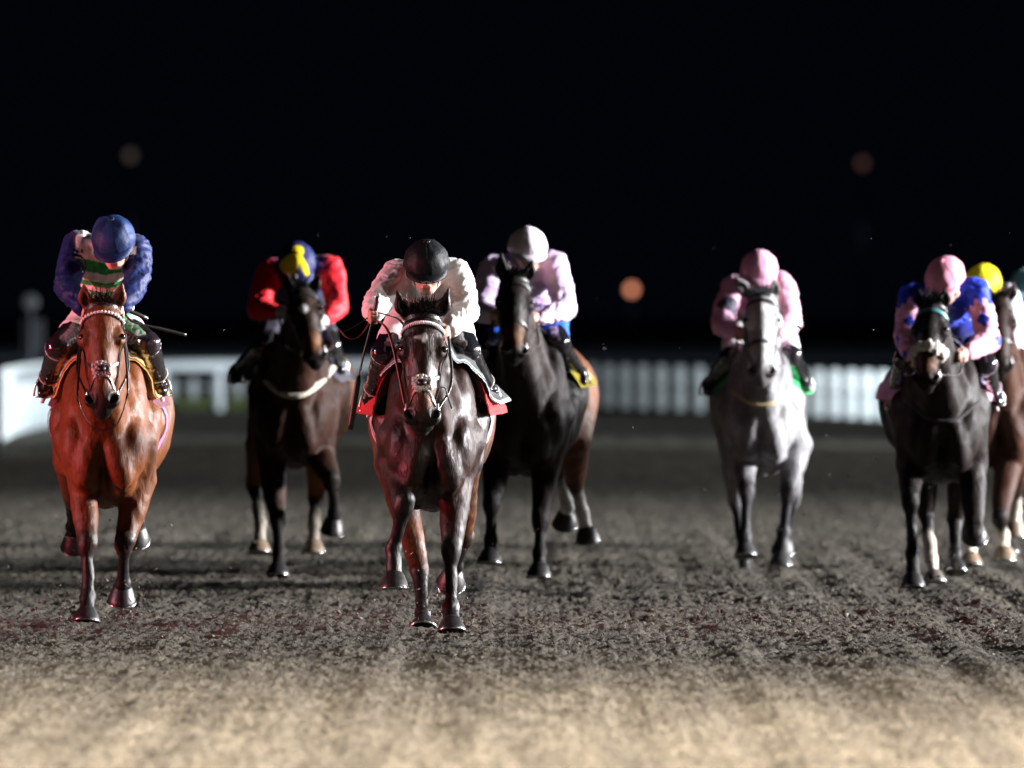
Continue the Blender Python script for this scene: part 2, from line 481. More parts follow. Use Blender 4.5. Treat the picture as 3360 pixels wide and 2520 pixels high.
# ------------------------------------------------------------------ horses
class Horse:
    def __init__(s, name, label, D, cx, fore, hind, poll, nose, ears, colors, lift=0.0, yaw=0.0, vox=0.011, hroll=0.0,
                 wet=0.0, rough=0.56, dapple=0.0, wide=1.0, socks=(), marks=(), spec=0.10, eyespan=1.0, turn=0.0, tuft=25):
        s.tuft = tuft
        s.D, s.yaw, s.lift = D, yaw, lift
        s.base = W(cx, 0, D); s.base[2] = 0
        s.root = root(name, s.base, label, 'horse', 'racehorses galloping down the straight')
        s.f = Field(); s.hf = Field()
        s.C = colors
        s.wide = wide
        s.socks = socks
        s.trunk()
        s.head(poll, nose, ears, hroll, eyespan, turn)
        s.neck()
        for i, L in enumerate(fore):
            s.foreleg(L, -1 if i == 0 else 1, 'fore%d' % i in socks)
        for i, L in enumerate(hind):
            s.hindleg(L, -1 if i == 0 else 1, 'hind%d' % i in socks)
        for kind, u, v, w, r, col, soft in marks:          # star, blaze, snip
            s.f.paint.append((('e', s.H(u, v, w), np.array(r), np.array([s.hs, s.ha, s.hn]), None, 0, None, None, 0, False), col, soft))
        v, q = s.f.mesh(vox)
        n = vnormals(v, q)
        # veins and muscle strings: shallow relief
        p = v * V(1, 0.6, 0.6)
        v = v + n * (0.0048 * noise3(p * 14, 3) + 0.0030 * noise3(p * 33, 5) + .0014 * noise3(p * 60, 6))[:, None]
        col = s.f.colors(v, s.C['body'])
        col = col * (1 + colors.get('mottle', .10) * noise3(v * 5, 9) + .6 * colors.get('mottle', 0) * noise3(v * 12, 10))[:, None]
        s.mat = coat_mat(name + '_coat', wet, rough, spec, dapple)
        me = make_mesh('body', v - s.base, q, s.mat, col)
        put('body', me, s.root)
        s.eyes()
        s.hair()

    def T(s, x, y, z):
        return s.base + V(x * s.wide + s.yaw * y, y, z + s.lift * (1 if z > 0.5 else z / 0.5))
    def pt(s, j):
        return W(j[0], j[1], s.D + j[2])
    def fwd(s):
        return nrm(V(-s.yaw, -1, 0))

    def trunk(s):
        f, T = s.f, s.T
        ax = [V(1, 0, 0), nrm(V(s.yaw, 1, 0)), V(0, 0, 1)]
        w = s.wide
        f.ell(T(0, 1.02, 1.09), (.310 * w, .62, .36), ax, .08)
        f.ell(T(0, 1.0, 1.28), (.215 * w, .62, .27), ax, .08)
        f.ell(T(0, .50, 1.12), (.215 * w, .46, .40), ax, .06)
        f.cap(T(0, .42, 1.44), T(0, 1.35, 1.42), .12, .15, .1)
        fk = s.C.get('flank')
        f.ell(T(0, 1.62, 1.24), (.245 * w, .42, .33), ax, .08, fk)
        f.ell(T(0, .60, .88), (.18 * w, .44, .23), ax, .06)
        for g in (-1, 1):
            f.ell(T(.155 * g, 1.62, 1.14), (.190 * w, .38, .32), ax, .05, fk)
            sa = [V(1, 0, 0), nrm(V(0, 1, -.45)), nrm(V(0, .45, 1))]
            f.ell(T(.150 * g, .30, 1.16), (.100 * w, .19, .36), sa, .022)           # shoulder blade
            f.ell(T(.158 * g, .13, 1.00), (.088, .12, .17), None, .03)             # point of shoulder
            f.cap(T(.20 * g, .46, 1.16), T(.195 * g, .40, .93), .12, .095, .03)     # triceps
            f.ell(T(.078 * g, .045, .955), (.080, .085, .19), [nrm(V(1, 0, .25 * g)), V(0, 1, 0), nrm(V(-.25 * g, 0, 1))], .04)   # breast
            f.cap(T(.105 * g, .10, .86), T(.085 * g, .36, .75), .085, .085, .022)     # between the legs
            f.cap(T(.22 * g, 1.2, 1.22), T(.21 * g, .75, 1.15), .10, .12, .09)

    def head(s, poll, nose, ears, roll, eyespan, turn):
        f = s.f
        P, N = s.pt(poll), s.pt(nose)
        s.P, s.N = P, N
        s.hl = np.linalg.norm(N - P) / 0.64
        s.ha = nrm(N - P)
        fw = nrm(V(turn, -1, 0))
        side = nrm(np.cross(fw, V(0, 0, 1)))              # picture-left .. sign fixed below
        if side[0] < 0:
            side = -side
        side = nrm(side + V(0, 0, roll))
        side = nrm(side - s.ha * (side @ s.ha))
        s.hs = side
        s.hn = nrm(np.cross(side, s.ha))
        if s.hn[1] > 0:
            s.hn = -s.hn
        H, hl = s.H, s.hl
        A = [s.hs, s.ha, s.hn]
        C = s.C
        mz, bd, nb = C['muzzle'], C['body'], C.get('face', C['body'])
        e = eyespan
        hw = 1.17
        WR = np.array([1.17, 1.0, 1.08])
        def both(fn):
            for g in (-1, 1):
                fn(g)
        def EL(u, v, w, r, k=.03, col=None, sub=False, axes=A):
            for fld in (f, s.hf):
                fld.ell(H(u, v * hw, w), np.array(r) * hl * WR, axes, k, col, sub)
        def CP(a, b, ra, rb, k=.03, col=None, flat=None, bulge=0., sub=False):
            for fld in (f, s.hf):
                fld.cap(H(a[0], a[1] * hw, a[2]), H(b[0], b[1] * hw, b[2]), ra * hl * 1.08, rb * hl * 1.08, k, col, flat, bulge, sub)
        EL(.10, 0, -.095, (.092, .13, .09), .03, nb)                        # skull
        EL(.19, 0, -.075, (.096, .12, .072), .03, nb)                       # forehead
        both(lambda g: EL(.205, .082 * e * g, -.072, (.036, .05, .042), .022, nb))   # brow
        both(lambda g: CP((.17, .078 * e * g, -.045), (.23, .082 * e * g, -.038), .022, .020, .02, nb))
        CP((.20, 0, -.085), (.42, 0, -.075), .088, .064, .03, nb)           # face
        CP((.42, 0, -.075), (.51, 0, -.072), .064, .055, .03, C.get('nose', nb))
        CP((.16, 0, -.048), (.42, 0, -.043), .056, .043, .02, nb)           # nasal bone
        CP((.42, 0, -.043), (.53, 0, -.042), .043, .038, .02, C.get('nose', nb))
        both(lambda g: CP((.24, .073 * g, -.085), (.42, .058 * g, -.085), .026, .014, .02, nb))
        both(lambda g: EL(.21, .050 * g, -.165, (.040, .125, .095), .03, nb))        # jowl
        CP((.20, 0, -.20), (.53, 0, -.125), .055, .042, .04, nb)            # lower jaw
        EL(.56, 0, -.078, (.066, .085, .062), .03, mz)                      # muzzle
        both(lambda g: EL(.578, .053 * g, -.047, (.033, .046, .034), .018, mz))      # nostril wings
        EL(.625, 0, -.088, (.050, .032, .036), .02, mz)                     # upper lip
        EL(.612, 0, -.135, (.041, .045, .030), .02, mz)                     # lower lip
        both(lambda g: EL(.566, .058 * g, -.016, (.020, .036, .030), .010, (.004, .003, .003), True,
                          [nrm(s.hs + .35 * g * s.ha), nrm(s.ha - .35 * g * s.hs), s.hn]))
        CP((.628, -.06, -.112), (.628, .06, -.112), .006, .006, .008, (.006, .004, .004), None, 0, True)
        both(lambda g: EL(.30, .105 * g, -.075, (.014, .05, .022), .03, None, True))  # hollow under the eye
        s.earbase = []
        for g, tip in zip((-1, 1), ears):
            t = s.pt(tip)
            b0 = H(.015, .068 * g, -.085)
            m = lerp(b0, t, .45) + s.hs * g * .010
            dirv = nrm(t - b0)
            fa = nrm(s.hn * .9 + s.hs * g * .35)
            fa = nrm(fa - dirv * (fa @ dirv))
            sv = nrm(np.cross(dirv, fa))
            f.cap(b0, m, .036 * hl, .041 * hl, .02, C.get('ear', bd), (fa, 1.45))
            f.cap(m, t, .040 * hl, .007, .018, C.get('ear', bd), (fa, 1.45))
            f.cap(lerp(b0, m, .55) + fa * .024, lerp(m, t, .72) + fa * .020, .022, .008, .012, tuple(np.array(C.get('ear', bd)) * .4), (fa, .9), 0, True)
            s.earbase.append(b0)

    def H(s, u, v, w):
        return s.P + (s.ha * u + s.hs * v + s.hn * w) * s.hl

    def neck(s):
        f, T, H = s.f, s.T, s.H
        X = V(1, 0, 0)
        up = H(.03, 0, -.13)
        th = H(.17, 0, -.22)
        f.cap(T(0, .42, 1.36), up, .20, .088, .05, None, (X, 1.45))
        f.cap(T(0, .30, 1.24), lerp(up, th, .5), .215, .095, .05, None, (X, 1.3))
        f.cap(T(0, .17, 1.13), th, .19, .085, .05, None, (X, 1.22))
        for g in (-1, 1):
            f.cap(T(.105 * g, .22, 1.20), lerp(H(.1, .05 * g, -.17), T(0, .3, 1.3), .15), .095, .052, .03)
            f.cap(T(.05 * g, .035, 1.10), H(.20, .035 * g, -.235), .062, .040, .02)
        s.crest = (T(0, .42, 1.36) + V(0, -.02, .17), up + V(0, .03, .085))

    def hoof(s, F, Hb, fwd_tilt, col, name='hoof'):
        """F fetlock, Hb middle of the hoof's ground face"""
        up = nrm(F - Hb)
        fw = s.fwd()
        ax = nrm(nrm(F - Hb) * 1.0 + V(0, 0, .35))
        ax = nrm(ax + fw * fwd_tilt)
        toe = nrm(fw - ax * (fw @ ax))
        sd = np.cross(ax, toe)
        b = MB()
        n = 18
        rings = [(-.004, .06), (0, .080), (.012, .080), (.045, .069), (.082, .056), (.094, .048), (.100, .03)]
        v = []
        hh = .088
        for h, r in rings:
            for j in range(n):
                a = 2 * math.pi * j / n
                cx, sy = math.cos(a), math.sin(a)
                rad = r * (1.10 if cx > 0 else .92)
                v.append(Hb + ax * h * (1 - .18 * (1 - cx) / 2) + toe * (cx * rad - .30 * h + .01) + sd * sy * r)
        f = [(i * n + j, i * n + (j + 1) % n, (i + 1) * n + (j + 1) % n, (i + 1) * n + j) for i in range(len(rings) - 1) for j in range(n)]
        f.append(tuple(range(n))[::-1]); f.append(tuple((len(rings) - 1) * n + j for j in range(n)))
        b.add(v, f, col)
        h = b.build('hoof', M_HOOF, s.root, s.base)
        sh = MB()
        pts = []
        for j in range(15):
            a = math.radians(-128 + 256 * j / 14)
            cx, sy = math.cos(a), math.sin(a)
            pts.append(Hb + ax * -.003 + toe * (cx * .078 * (1.10 if cx > 0 else .92) + .01) + sd * sy * .078)
        sh.tube(pts, .0085, 6, (.50, .51, .53), .7, ax)
        sh.build('shoe', M_STEEL, h, s.base)
        return Hb + ax * .075 + toe * -.012

    def foreleg(s, L, g, sock):
        f = s.f
        E, Kn, F, Hb = [s.pt(j) for j in L]
        C = s.C
        up, lo, ft = C['body'], C['leg'], (C['sock'] if sock else C.get('foot', C['leg']))
        fw = s.fwd()
        f.cap(s.T(.17 * g, .25, 1.05), E, .13, .10, .04)
        f.cap(E, Kn, .092, .046, .03, None, None, .010)
        f.cap(lerp(E, Kn, .05) + fw * .04, lerp(E, Kn, .55) + fw * .012, .066, .040, .018)
        f.cap(lerp(E, Kn, .0) + V(.03 * g, .02, 0), lerp(E, Kn, .6) + V(.012 * g, .02, 0), .062, .034, .018)
        f.cap(lerp(E, Kn, .55), Kn, .056, .052, .02, lerp(up, lo, .85))
        ax = nrm(F - Kn); bk = nrm(-fw - ax * (-fw @ ax))
        f.cap(Kn - ax * .035, Kn + ax * .03, .056, .048, .014, lo)
        f.ell(Kn - bk * .020, (.050, .034, .056), None, .015, lo)
        f.ell(Kn + bk * .040, (.03, .022, .035), None, .02, lo)
        f.cap(Kn, F, .037, .032, .018, lo)
        f.cap(Kn + bk * .022, F + bk * .022, .026, .024, .015, lo)
        f.ell(F, (.045, .045, .050), None, .02, ft)
        f.ell(F + bk * .028, (.032, .026, .036), None, .015, ft)
        tilt = L[4] if len(L) > 4 else .1
        top = s.hoof(F, Hb, tilt, C.get('hoofsock', (.16, .12, .08)) if sock else C.get('hoof', (.014, .013, .014)))
        f.cap(F, top, .037, .046, .02, ft)
        if sock:
            f.cap(lerp(F, Kn, .3), F, .036, .036, .015, ft)

    def hindleg(s, L, g, sock):
        f = s.f
        S, Kn, F, Hb = [s.pt(j) for j in L]
        C = s.C
        up, lo, ft = C['body'], C['leg'], (C['sock'] if sock else C.get('foot', C['leg']))
        fw = s.fwd()
        hip = s.T(.165 * g, 1.62, 1.20)
        fk = C.get('flank')
        f.cap(hip, S, .178, .108, .06, fk, None, .012)
        f.cap(s.T(.15 * g, 1.85, 1.15), lerp(S, Kn, .35) + V(0, .06, 0), .12, .058, .05, fk)
        f.cap(S, Kn, .098, .046, .03, fk, None, .010)
        f.cap(lerp(S, Kn, .1) + V(.015 * g, -.03, 0), lerp(S, Kn, .6), .08, .04, .02)
        f.cap(lerp(S, Kn, .85), Kn, .046, .048, .02, lerp(up, lo, .7))
        ax = nrm(F - Kn); bk = nrm(-fw - ax * (-fw @ ax))
        f.cap(Kn - ax * .04, Kn + ax * .06, .050, .040, .02, lo)
        f.cap(Kn + bk * .03, Kn - ax * .055 + bk * .055, .030, .024, .02, lo)     # point of hock
        f.cap(Kn, F, .040, .034, .018, lo)
        f.cap(Kn + bk * .03, F + bk * .022, .026, .024, .015, lo)
        f.ell(F, (.042, .043, .046), None, .02, ft)
        f.ell(F + bk * .026, (.028, .024, .03), None, .015, ft)
        tilt = L[4] if len(L) > 4 else .1
        top = s.hoof(F, Hb, tilt, C.get('hoofsock', (.16, .12, .08)) if sock else C.get('hoof', (.014, .013, .014)))
        f.cap(F, top, .034, .042, .02, ft)
        if sock:
            f.cap(lerp(F, Kn, C.get('tall', .45)), F, .041, .039, .015, ft)

    def eyes(s):
        for g in (-1, 1):
            c = s.surf(.205, 66 * g, lift=-.013)
            b = MB(); b.ball(c, .021, 14, 9, (.012, .006, .004))
            b.build('eye', M_EYE, s.root, s.base)

    def surf(s, u, phi, lift=0.004, w0=-.085):
        """spot on the head at u along the face, phi degrees round it (0 = front, + = +side)"""
        a = math.radians(phi)
        d = nrm(s.hn * math.cos(a) + s.hs * math.sin(a))
        o = s.H(u, 0, w0)
        t = np.linspace(.005, .26, 110)
        pts = o + d * t[:, None]
        v = s.hf.at(pts)
        i = int(np.argmax(v > 0)) if (v > 0).any() else 60
        return o + d * (t[i] + lift)

    def strap(s, path, wdt, th, col, name, parent, mat=None, w0=-.085, wide_axis=None):
        """path: list of (u, phi); drawn on the head's surface"""
        m = max(6, 5 * len(path))
        us = np.interp(np.linspace(0, 1, m), np.linspace(0, 1, len(path)), [p[0] for p in path])
        ph = np.interp(np.linspace(0, 1, m), np.linspace(0, 1, len(path)), [p[1] for p in path])
        pts = np.array([s.surf(u, p, .001, w0) for u, p in zip(us, ph)])
        for _ in range(2):
            pts[1:-1] = .25 * pts[:-2] + .5 * pts[1:-1] + .25 * pts[2:]
        nor = np.array([nrm(p - s.H(u, 0, w0)) for p, u in zip(pts, us)])
        t = np.gradient(pts, axis=0)
        side = np.array([nrm(np.cross(a, b)) for a, b in zip(t, nor)])
        nor = np.array([nrm(np.cross(b, a)) for a, b in zip(t, side)])
        nor = np.array([n if n @ (p - s.H(u, 0, w0)) > 0 else -n for n, p, u in zip(nor, pts, us)])
        b = MB(); b.ribbon(pts + nor * .002, side, nor, wdt, th, col)
        return b.build(name, mat or M_LEATHER, parent, s.base, smooth=False), pts, nor, side

    def hair(s):
        C = s.C
        hc = np.array(C['mane'])
        b = MB()
        a, e = s.crest
        r = np.random.default_rng(int(abs(s.base[0]) * 100) + 3)
        for i in range(170):
            t = r.random()
            p = lerp(a, e, t) + V(r.normal() * .012, 0, 0)
            g = 1 if r.random() < .6 else -1
            ln = .13 + .1 * r.random()
            q = [p]
            d = nrm(V(g * (.3 + .5 * r.random()), .55, .5 + .4 * r.random()))
            for j in range(4):
                q.append(q[-1] + d * ln / 4)
                d = nrm(d + V(g * .10, .15, -.38))
            b.blade(q, .006, nrm(V(.3 * r.normal(), 1, .2)), hc * (.7 + .6 * r.random()))
        b.build('mane', M_HAIR, s.root, s.base)
        b = MB()
        for i in range(120):
            p = s.H(.0 + .03 * r.random(), r.normal() * .026, -.075 + .02 * r.random())
            ln = .09 + .06 * r.random()
            d = nrm(s.hn * .8 + s.hs * r.normal() * .45 - s.ha * (.35 + .5 * r.random()))
            q = [p]
            for j in range(4):
                q.append(q[-1] + d * ln / 4)
                d = nrm(d + s.ha * .42 + V(0, .15, 0))
            b.blade(q, .005, nrm(s.hs + V(0, r.normal() * .5, 0)), hc * (.7 + .8 * r.random()))
        for i in range(s.tuft):
            p = s.H(.03 * r.random() - .005, r.normal() * .036, -.09 + .02 * r.random())
            ln = .07 + .07 * r.random()
            d = nrm(-s.ha * 1.0 + s.hs * r.normal() * .35 + s.hn * (.25 + .3 * r.random()))
            q = [p]
            for j in range(4):
                q.append(q[-1] + d * ln / 4)
                d = nrm(d + s.ha * .16 + s.hs * .05 * r.normal())
            b.blade(q, .006, nrm(s.hs + V(0, r.normal() * .5, 0)), hc * (.7 + .8 * r.random()))
        b.build('forelock', M_HAIR, s.root, s.base)
        b = MB()
        p0 = s.T(0, 2.02, 1.34)
        for i in range(150):
            q = [p0 + r.normal(size=3) * .02]
            d = nrm(V(r.normal() * .12 + s.yaw, 1, .25))
            ln = .55 + .25 * r.random()
            for j in range(6):
                q.append(q[-1] + d * ln / 6)
                d = nrm(d + V(r.normal() * .10, 0, -.25))
            b.blade(q, .006, V(1, 0, 0), hc * (.7 + .7 * r.random()))
        b.build('tail', M_HAIR, s.root, s.base)

    # ---- tack
    def trunk_surf(s, y, phi, lift):
        a = math.radians(phi)
        o = s.T(0, y, 1.15)
        d = V(math.sin(a), 0, math.cos(a))
        t = np.linspace(.05, .75, 120)
        v = s.f.at(o + d * t[:, None])
        i = int(np.argmax(v > 0)) if (v > 0).any() else 60
        return o + d * (t[i] + lift), d

    def drape(s, name, y0, y1, ph0, ph1, lift, colfn, mat, ny=9, np_=30, th=.008, flare=0.0, slant=0.0):
        """a cloth laid over the back; slant drags the lower edge rearwards"""
        P = np.zeros((ny, np_, 3)); Nn = np.zeros((ny, np_, 3)); cc = np.zeros((ny, np_, 3))
        for i in range(ny):
            for j in range(np_):
                ph = ph0 + (ph1 - ph0) * j / (np_ - 1)
                y = y0 + (y1 - y0) * i / (ny - 1) + slant * abs(ph) / 90.
                p, d = s.trunk_surf(y, ph, lift + flare * max(0, abs(ph) - 35) / 60. + .006 * math.sin(7 * y * 6 + ph * .11))
                P[i, j] = p; Nn[i, j] = d
                cc[i, j] = colfn(i / (ny - 1), ph, j / (np_ - 1))
        n = ny * np_
        v = np.concatenate([P.reshape(-1, 3), (P + Nn * th).reshape(-1, 3)])
        f = []
        for i in range(ny - 1):
            for j in range(np_ - 1):
                a = i * np_ + j
                f.append((a, a + np_, a + np_ + 1, a + 1))
                f.append((n + a, n + a + 1, n + a + np_ + 1, n + a + np_))
        edge = [i * np_ for i in range(ny)] + [(ny - 1) * np_ + j for j in range(1, np_)] + [i * np_ + np_ - 1 for i in range(ny - 2, -1, -1)] + [j for j in range(np_ - 2, 0, -1)]
        for k in range(len(edge)):
            a, b = edge[k], edge[(k + 1) % len(edge)]
            f.append((a, b, n + b, n + a))
        c = np.concatenate([cc.reshape(-1, 3)] * 2)
        return put(name, make_mesh(name, v - s.base, f, mat, c), s.root)

    def girth(s, y, w, colfn, name='girth', lift=.006, ph0=60, ph1=300):
        m = 40
        v = []; c = []
        nw = 9
        for i in range(m):
            ph = ph0 + (ph1 - ph0) * i / (m - 1)
            for j in range(nw):
                t = j / (nw - 1)
                p, d = s.trunk_surf(y + (t - .5) * w, ph, lift)
                v.append(p); c.append(colfn(t))
        f = [(i * nw + j, i * nw + j + 1, (i + 1) * nw + j + 1, (i + 1) * nw + j) for i in range(m - 1) for j in range(nw - 1)]
        return put(name, make_mesh(name, np.array(v) - s.base, f, M_CLOTH, np.array(c)), s.root)

    def bridle(s, leather=(.012, .010, .010), browcol=None, brow='plain', nose='plain', fleece=None, ringcol=(.8, .8, .78), metal=False):
        H = s.H
        br = bpy.data.objects.new('bridle', None); COL.objects.link(br); br.parent = s.root
        lw = .0085
        for g in (-1, 1):
            s.strap([(.06, 88 * g), (.16, 78 * g), (.30, 82 * g), (.42, 86 * g), (.50, 90 * g)], lw, .004, leather, 'cheek_strap', br)
        s.strap([(.05, -100), (.02, -70), (.02, 0), (.02, 70), (.05, 100)], .011, .005, leather, 'headpiece', br)
        s.strap([(.09, -88), (.15, -125), (.19, -179)], .006, .004, leather, 'throat_strap', br)
        s.strap([(.09, 88), (.15, 125), (.19, 179)], .006, .004, leather, 'throat_strap', br)
        bpath = [(.105, -88), (.085, -60), (.072, -30), (.068, 0), (.072, 30), (.085, 60), (.105, 88)]
        ob, pts, nor, side = s.strap(bpath, .011, .005, leather if brow != 'plain' else (browcol or leather), 'browband', br)
        d = MB()
        if brow == 'teeth':
            us = np.linspace(0, len(pts) - 1, 31)
            for k in range(30):
                i = int(us[k]); p = lerp(pts[i], pts[min(i + 1, len(pts) - 1)], us[k] - i); n_, sd = nor[i], side[i]
                tg = nrm(np.cross(n_, sd))
                if sd @ s.ha > 0:
                    sd = -sd
                q = p + n_ * .008
                d.add([q - tg * .0055 + sd * .011, q + tg * .0055 + sd * .011, q + tg * .001 - sd * .009, q - tg * .001 - sd * .009,
                       q - tg * .0055 + sd * .011 + n_ * .003, q + tg * .0055 + sd * .011 + n_ * .003, q + tg * .001 - sd * .009 + n_ * .003, q - tg * .001 - sd * .009 + n_ * .003],
                      [(0, 1, 2, 3), (7, 6, 5, 4), (0, 4, 5, 1), (1, 5, 6, 2), (2, 6, 7, 3), (3, 7, 4, 0)], (.85, .85, .85))
            d.build('browband_stud', M_PLASTIC, br, s.base, kind='stuff')
        elif brow == 'beads':
            us = np.linspace(0, len(pts) - 1.001, 17)
            for k in range(17):
                i = int(us[k]); p = lerp(pts[i], pts[i + 1], us[k] - i)
                d.ball(p + nor[i] * .010, (.0105, .0105, .009), 10, 6, (.82, .82, .80))
            d.build('browband_bead', M_PLASTIC, br, s.base, kind='stuff')
        if nose == 'cross':
            for g in (-1, 1):
                s.strap([(.405, 4 * g), (.385, 40 * g), (.345, 85 * g), (.30, 110 * g)], lw, .004, leather, 'noseband', br)
                s.strap([(.425, 6 * g), (.47, 42 * g), (.535, 75 * g), (.56, 110 * g)], lw * .8, .004, leather, 'noseband', br)
            c = s.surf(.415, 0, .012)
            b = MB(); b.box(c + s.hn * .008, (.023, .017, .008), (.008, .008, .009), [s.hs, s.ha, s.hn])
            b.build('nose_disc', M_LEATHER, br, s.base)
            b = MB()
            r = np.random.default_rng(5)
            for ca, wdt, hh in ((0, .016, .034), (math.pi, .016, .034), (math.pi / 2, .036, .015), (-math.pi / 2, .030, .016)):
                for k in range(26):
                    o = s.hs * (math.cos(ca) * .041 + (r.random() - .5) * 2 * wdt) * .86 + s.ha * (math.sin(ca) * .034 + (r.random() - .5) * 2 * hh) * .86
                    b.ball(c + o + s.hn * (.008 * r.random() - .004), .009 + .004 * r.random(), 7, 5, np.array(fleece) * (.8 + .3 * r.random()), [s.hs, s.ha, s.hn])
            b.build('fleece_pad', M_FLEECE, br, s.base)
        elif nose == 'sheepskin':
            b = MB()
            r = np.random.default_rng(6)
            for k in range(330):
                ph = -125 + 250 * r.random()
                c = s.surf(.365 + r.normal() * .013, ph, .010 + .018 * r.random())
                b.ball(c, .014 + .008 * r.random(), 7, 5, np.array(fleece) * (.8 + .3 * r.random()))
            b.build('sheepskin_noseband', M_FLEECE, br, s.base)
        else:
            ob, pts, nor, side = s.strap([(.385, -178), (.38, -120), (.375, -60), (.372, 0), (.375, 60), (.38, 120), (.385, 178)], .010, .004, leather, 'noseband', br)
        s.bit = []
        for g in (-1, 1):
            c = s.surf(.525, 96 * g, .012)
            b = MB()
            pts = [c + s.ha * math.cos(a) * .030 + s.hn * math.sin(a) * .030 for a in np.linspace(0, 2 * math.pi, 17)]
            b.tube(pts, .0048, 6, ringcol, 1.0, s.hs, False)
            b.ball(c, .012, 8, 6, ringcol)
            b.build('bit_ring', M_STEEL if metal else M_PLASTIC, br, s.base)
            s.bit.append(c)
        s.br = br

    def rein(s, pts, r=.008, col=(.012, .010, .010), n=10):
        b = MB(); b.tube(catmull(pts, n), r, 6, col, .5)
        b.build('rein', M_LEATHER, s.br, s.base)

# ------------------------------------------------------------------ the eight runners
BAY = dict(body=(.125, .036, .0085), leg=(.007, .006, .0055), muzzle=(.020, .016, .015), face=(.115, .034, .010), mane=(.012, .009, .008), ear=(.13, .036, .014))
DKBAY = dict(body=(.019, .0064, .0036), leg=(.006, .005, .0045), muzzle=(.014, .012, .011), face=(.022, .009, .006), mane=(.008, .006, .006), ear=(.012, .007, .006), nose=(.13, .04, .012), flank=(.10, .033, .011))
BROWN = dict(body=(.034, .017, .011), leg=(.010, .009, .008), muzzle=(.013, .011, .010), face=(.022, .012, .009), mane=(.008, .007, .007), ear=(.014, .010, .008), sock=(.62, .58, .52), foot=(.012, .010, .009))
BLACK = dict(body=(.013, .009, .008), leg=(.010, .009, .009), muzzle=(.012, .011, .010), face=(.013, .010, .009), mane=(.007, .007, .007), ear=(.009, .008, .008), sock=(.66, .60, .52))
GREY = dict(body=(.27, .27, .28), leg=(.022, .022, .025), muzzle=(.16, .15, .155), face=(.58, .58, .58), mane=(.14, .14, .15), ear=(.24, .24, .25), sock=(.6, .6, .6), hoof=(.03, .03, .032), mottle=.42)

t = time.time()
H1 = Horse('bay_horse', 'bright bay horse with white beaded browband and small fleece pad on its nose', 64.2, 222,
           [[(176, 1000, .33), (189, 1177, .08), (190, 1291, .03), (186, 1346, -.06)],
            [(300, 1035, .35), (268, 1177, .24), (265, 1262, .42), (263, 1297, .46, .35)]],
           [[(155, 995, 1.3), (158, 1080, 1.70), (158, 1138, 1.95), (162, 1178, 2.06, .9)],
            [(293, 995, 1.3), (294, 1078, 1.70), (296, 1128, 1.95), (293, 1164, 2.06, .9)]],
           (220, 650, -.45), (220, 882, -.66), [(181, 612, -.42), (264, 612, -.42)], BAY, -.02, 0, .009, wet=0.25, rough=.50, spec=.2)
H2 = Horse('brown_horse', 'dark brown horse with a white breast strap and white star, behind the bay', 75.0, 628,
           [[(585, 985, .33), (600, 1125, .1), (603, 1192, .05), (600, 1246, -.05)],
            [(690, 985, .33), (716, 1040, -.1), (722, 1108, .1), (718, 1145, .15, .6)]],
           [[(566, 955, 1.3), (548, 1050, 1.55), (562, 1130, 1.3), (560, 1195, 1.2)],
            [(692, 955, 1.3), (683, 1075, 1.55), (677, 1135, 1.35), (677, 1195, 1.3)]],
           (648, 618, -.45), (683, 778, -.72), [(622, 588, -.42), (692, 596, -.42)],
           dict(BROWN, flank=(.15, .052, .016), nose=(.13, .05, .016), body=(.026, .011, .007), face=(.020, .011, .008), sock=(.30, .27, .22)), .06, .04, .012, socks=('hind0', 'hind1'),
           marks=[('e', .20, -.01, -.01, (.030, .035, .05), (.75, .75, .75), .015)])
H3 = Horse('dark_bay_horse', 'leading dark bay horse with white star and black and white toothed browband', 62.2, 930,
           [[(851, 994, .33), (873, 1092, -.05), (851, 1184, .04), (851, 1270, -.02)],
            [(987, 1015, .33), (974, 1194, .10), (974, 1311, .02), (976, 1367, -.08)]],
           [[(852, 1000, 1.35), (906, 1234, 1.45), (913, 1325, 1.15), (914, 1364, 1.0)],
            [(998, 1000, 1.35), (1000, 1165, 1.75), (984, 1222, 2.05), (974, 1258, 2.2, .9)]],
           (914, 672, -.45), (911, 917, -.66), [(858, 630, -.40), (969, 624, -.40)], DKBAY, 0, 0, .0085, tuft=150, wet=1.0, rough=.52, spec=.18,
           marks=[('e', .155, .008, -.02, (.016, .034, .06), (.95, .95, .95), .010), ('e', .150, -.012, -.02, (.040, .012, .06), (.95, .95, .95), .010)])
H4 = Horse('black_horse', 'black horse with white hind socks carrying the lilac and white rider', 71.8, 1133,
           [[(1075, 995, .33), (1062, 1090, .05), (1060, 1165, .1), (1058, 1216, .05)],
            [(1180, 995, .33), (1168, 1125, .1), (1166, 1195, .05), (1164, 1247, 0)]],
           [[(1192, 955, 1.3), (1208, 1020, 1.70), (1226, 1092, 1.9), (1220, 1130, 2.0, .9)],
            [(1240, 950, 1.3), (1243, 1050, 1.62), (1258, 1105, 1.8), (1270, 1166, 1.85)]],
           (1116, 592, -.45), (1113, 768, -.72), [(1082, 545, -.42), (1150, 560, -.42)],
           dict(BLACK, body=(.018, .012, .010), tall=.8, flank=(.12, .045, .02), nose=(.10, .04, .014), sock=(.82, .80, .76), hoofsock=(.03, .026, .024)), .05, .075, .011, socks=('hind0', 'hind1'), turn=.18, wet=.3)
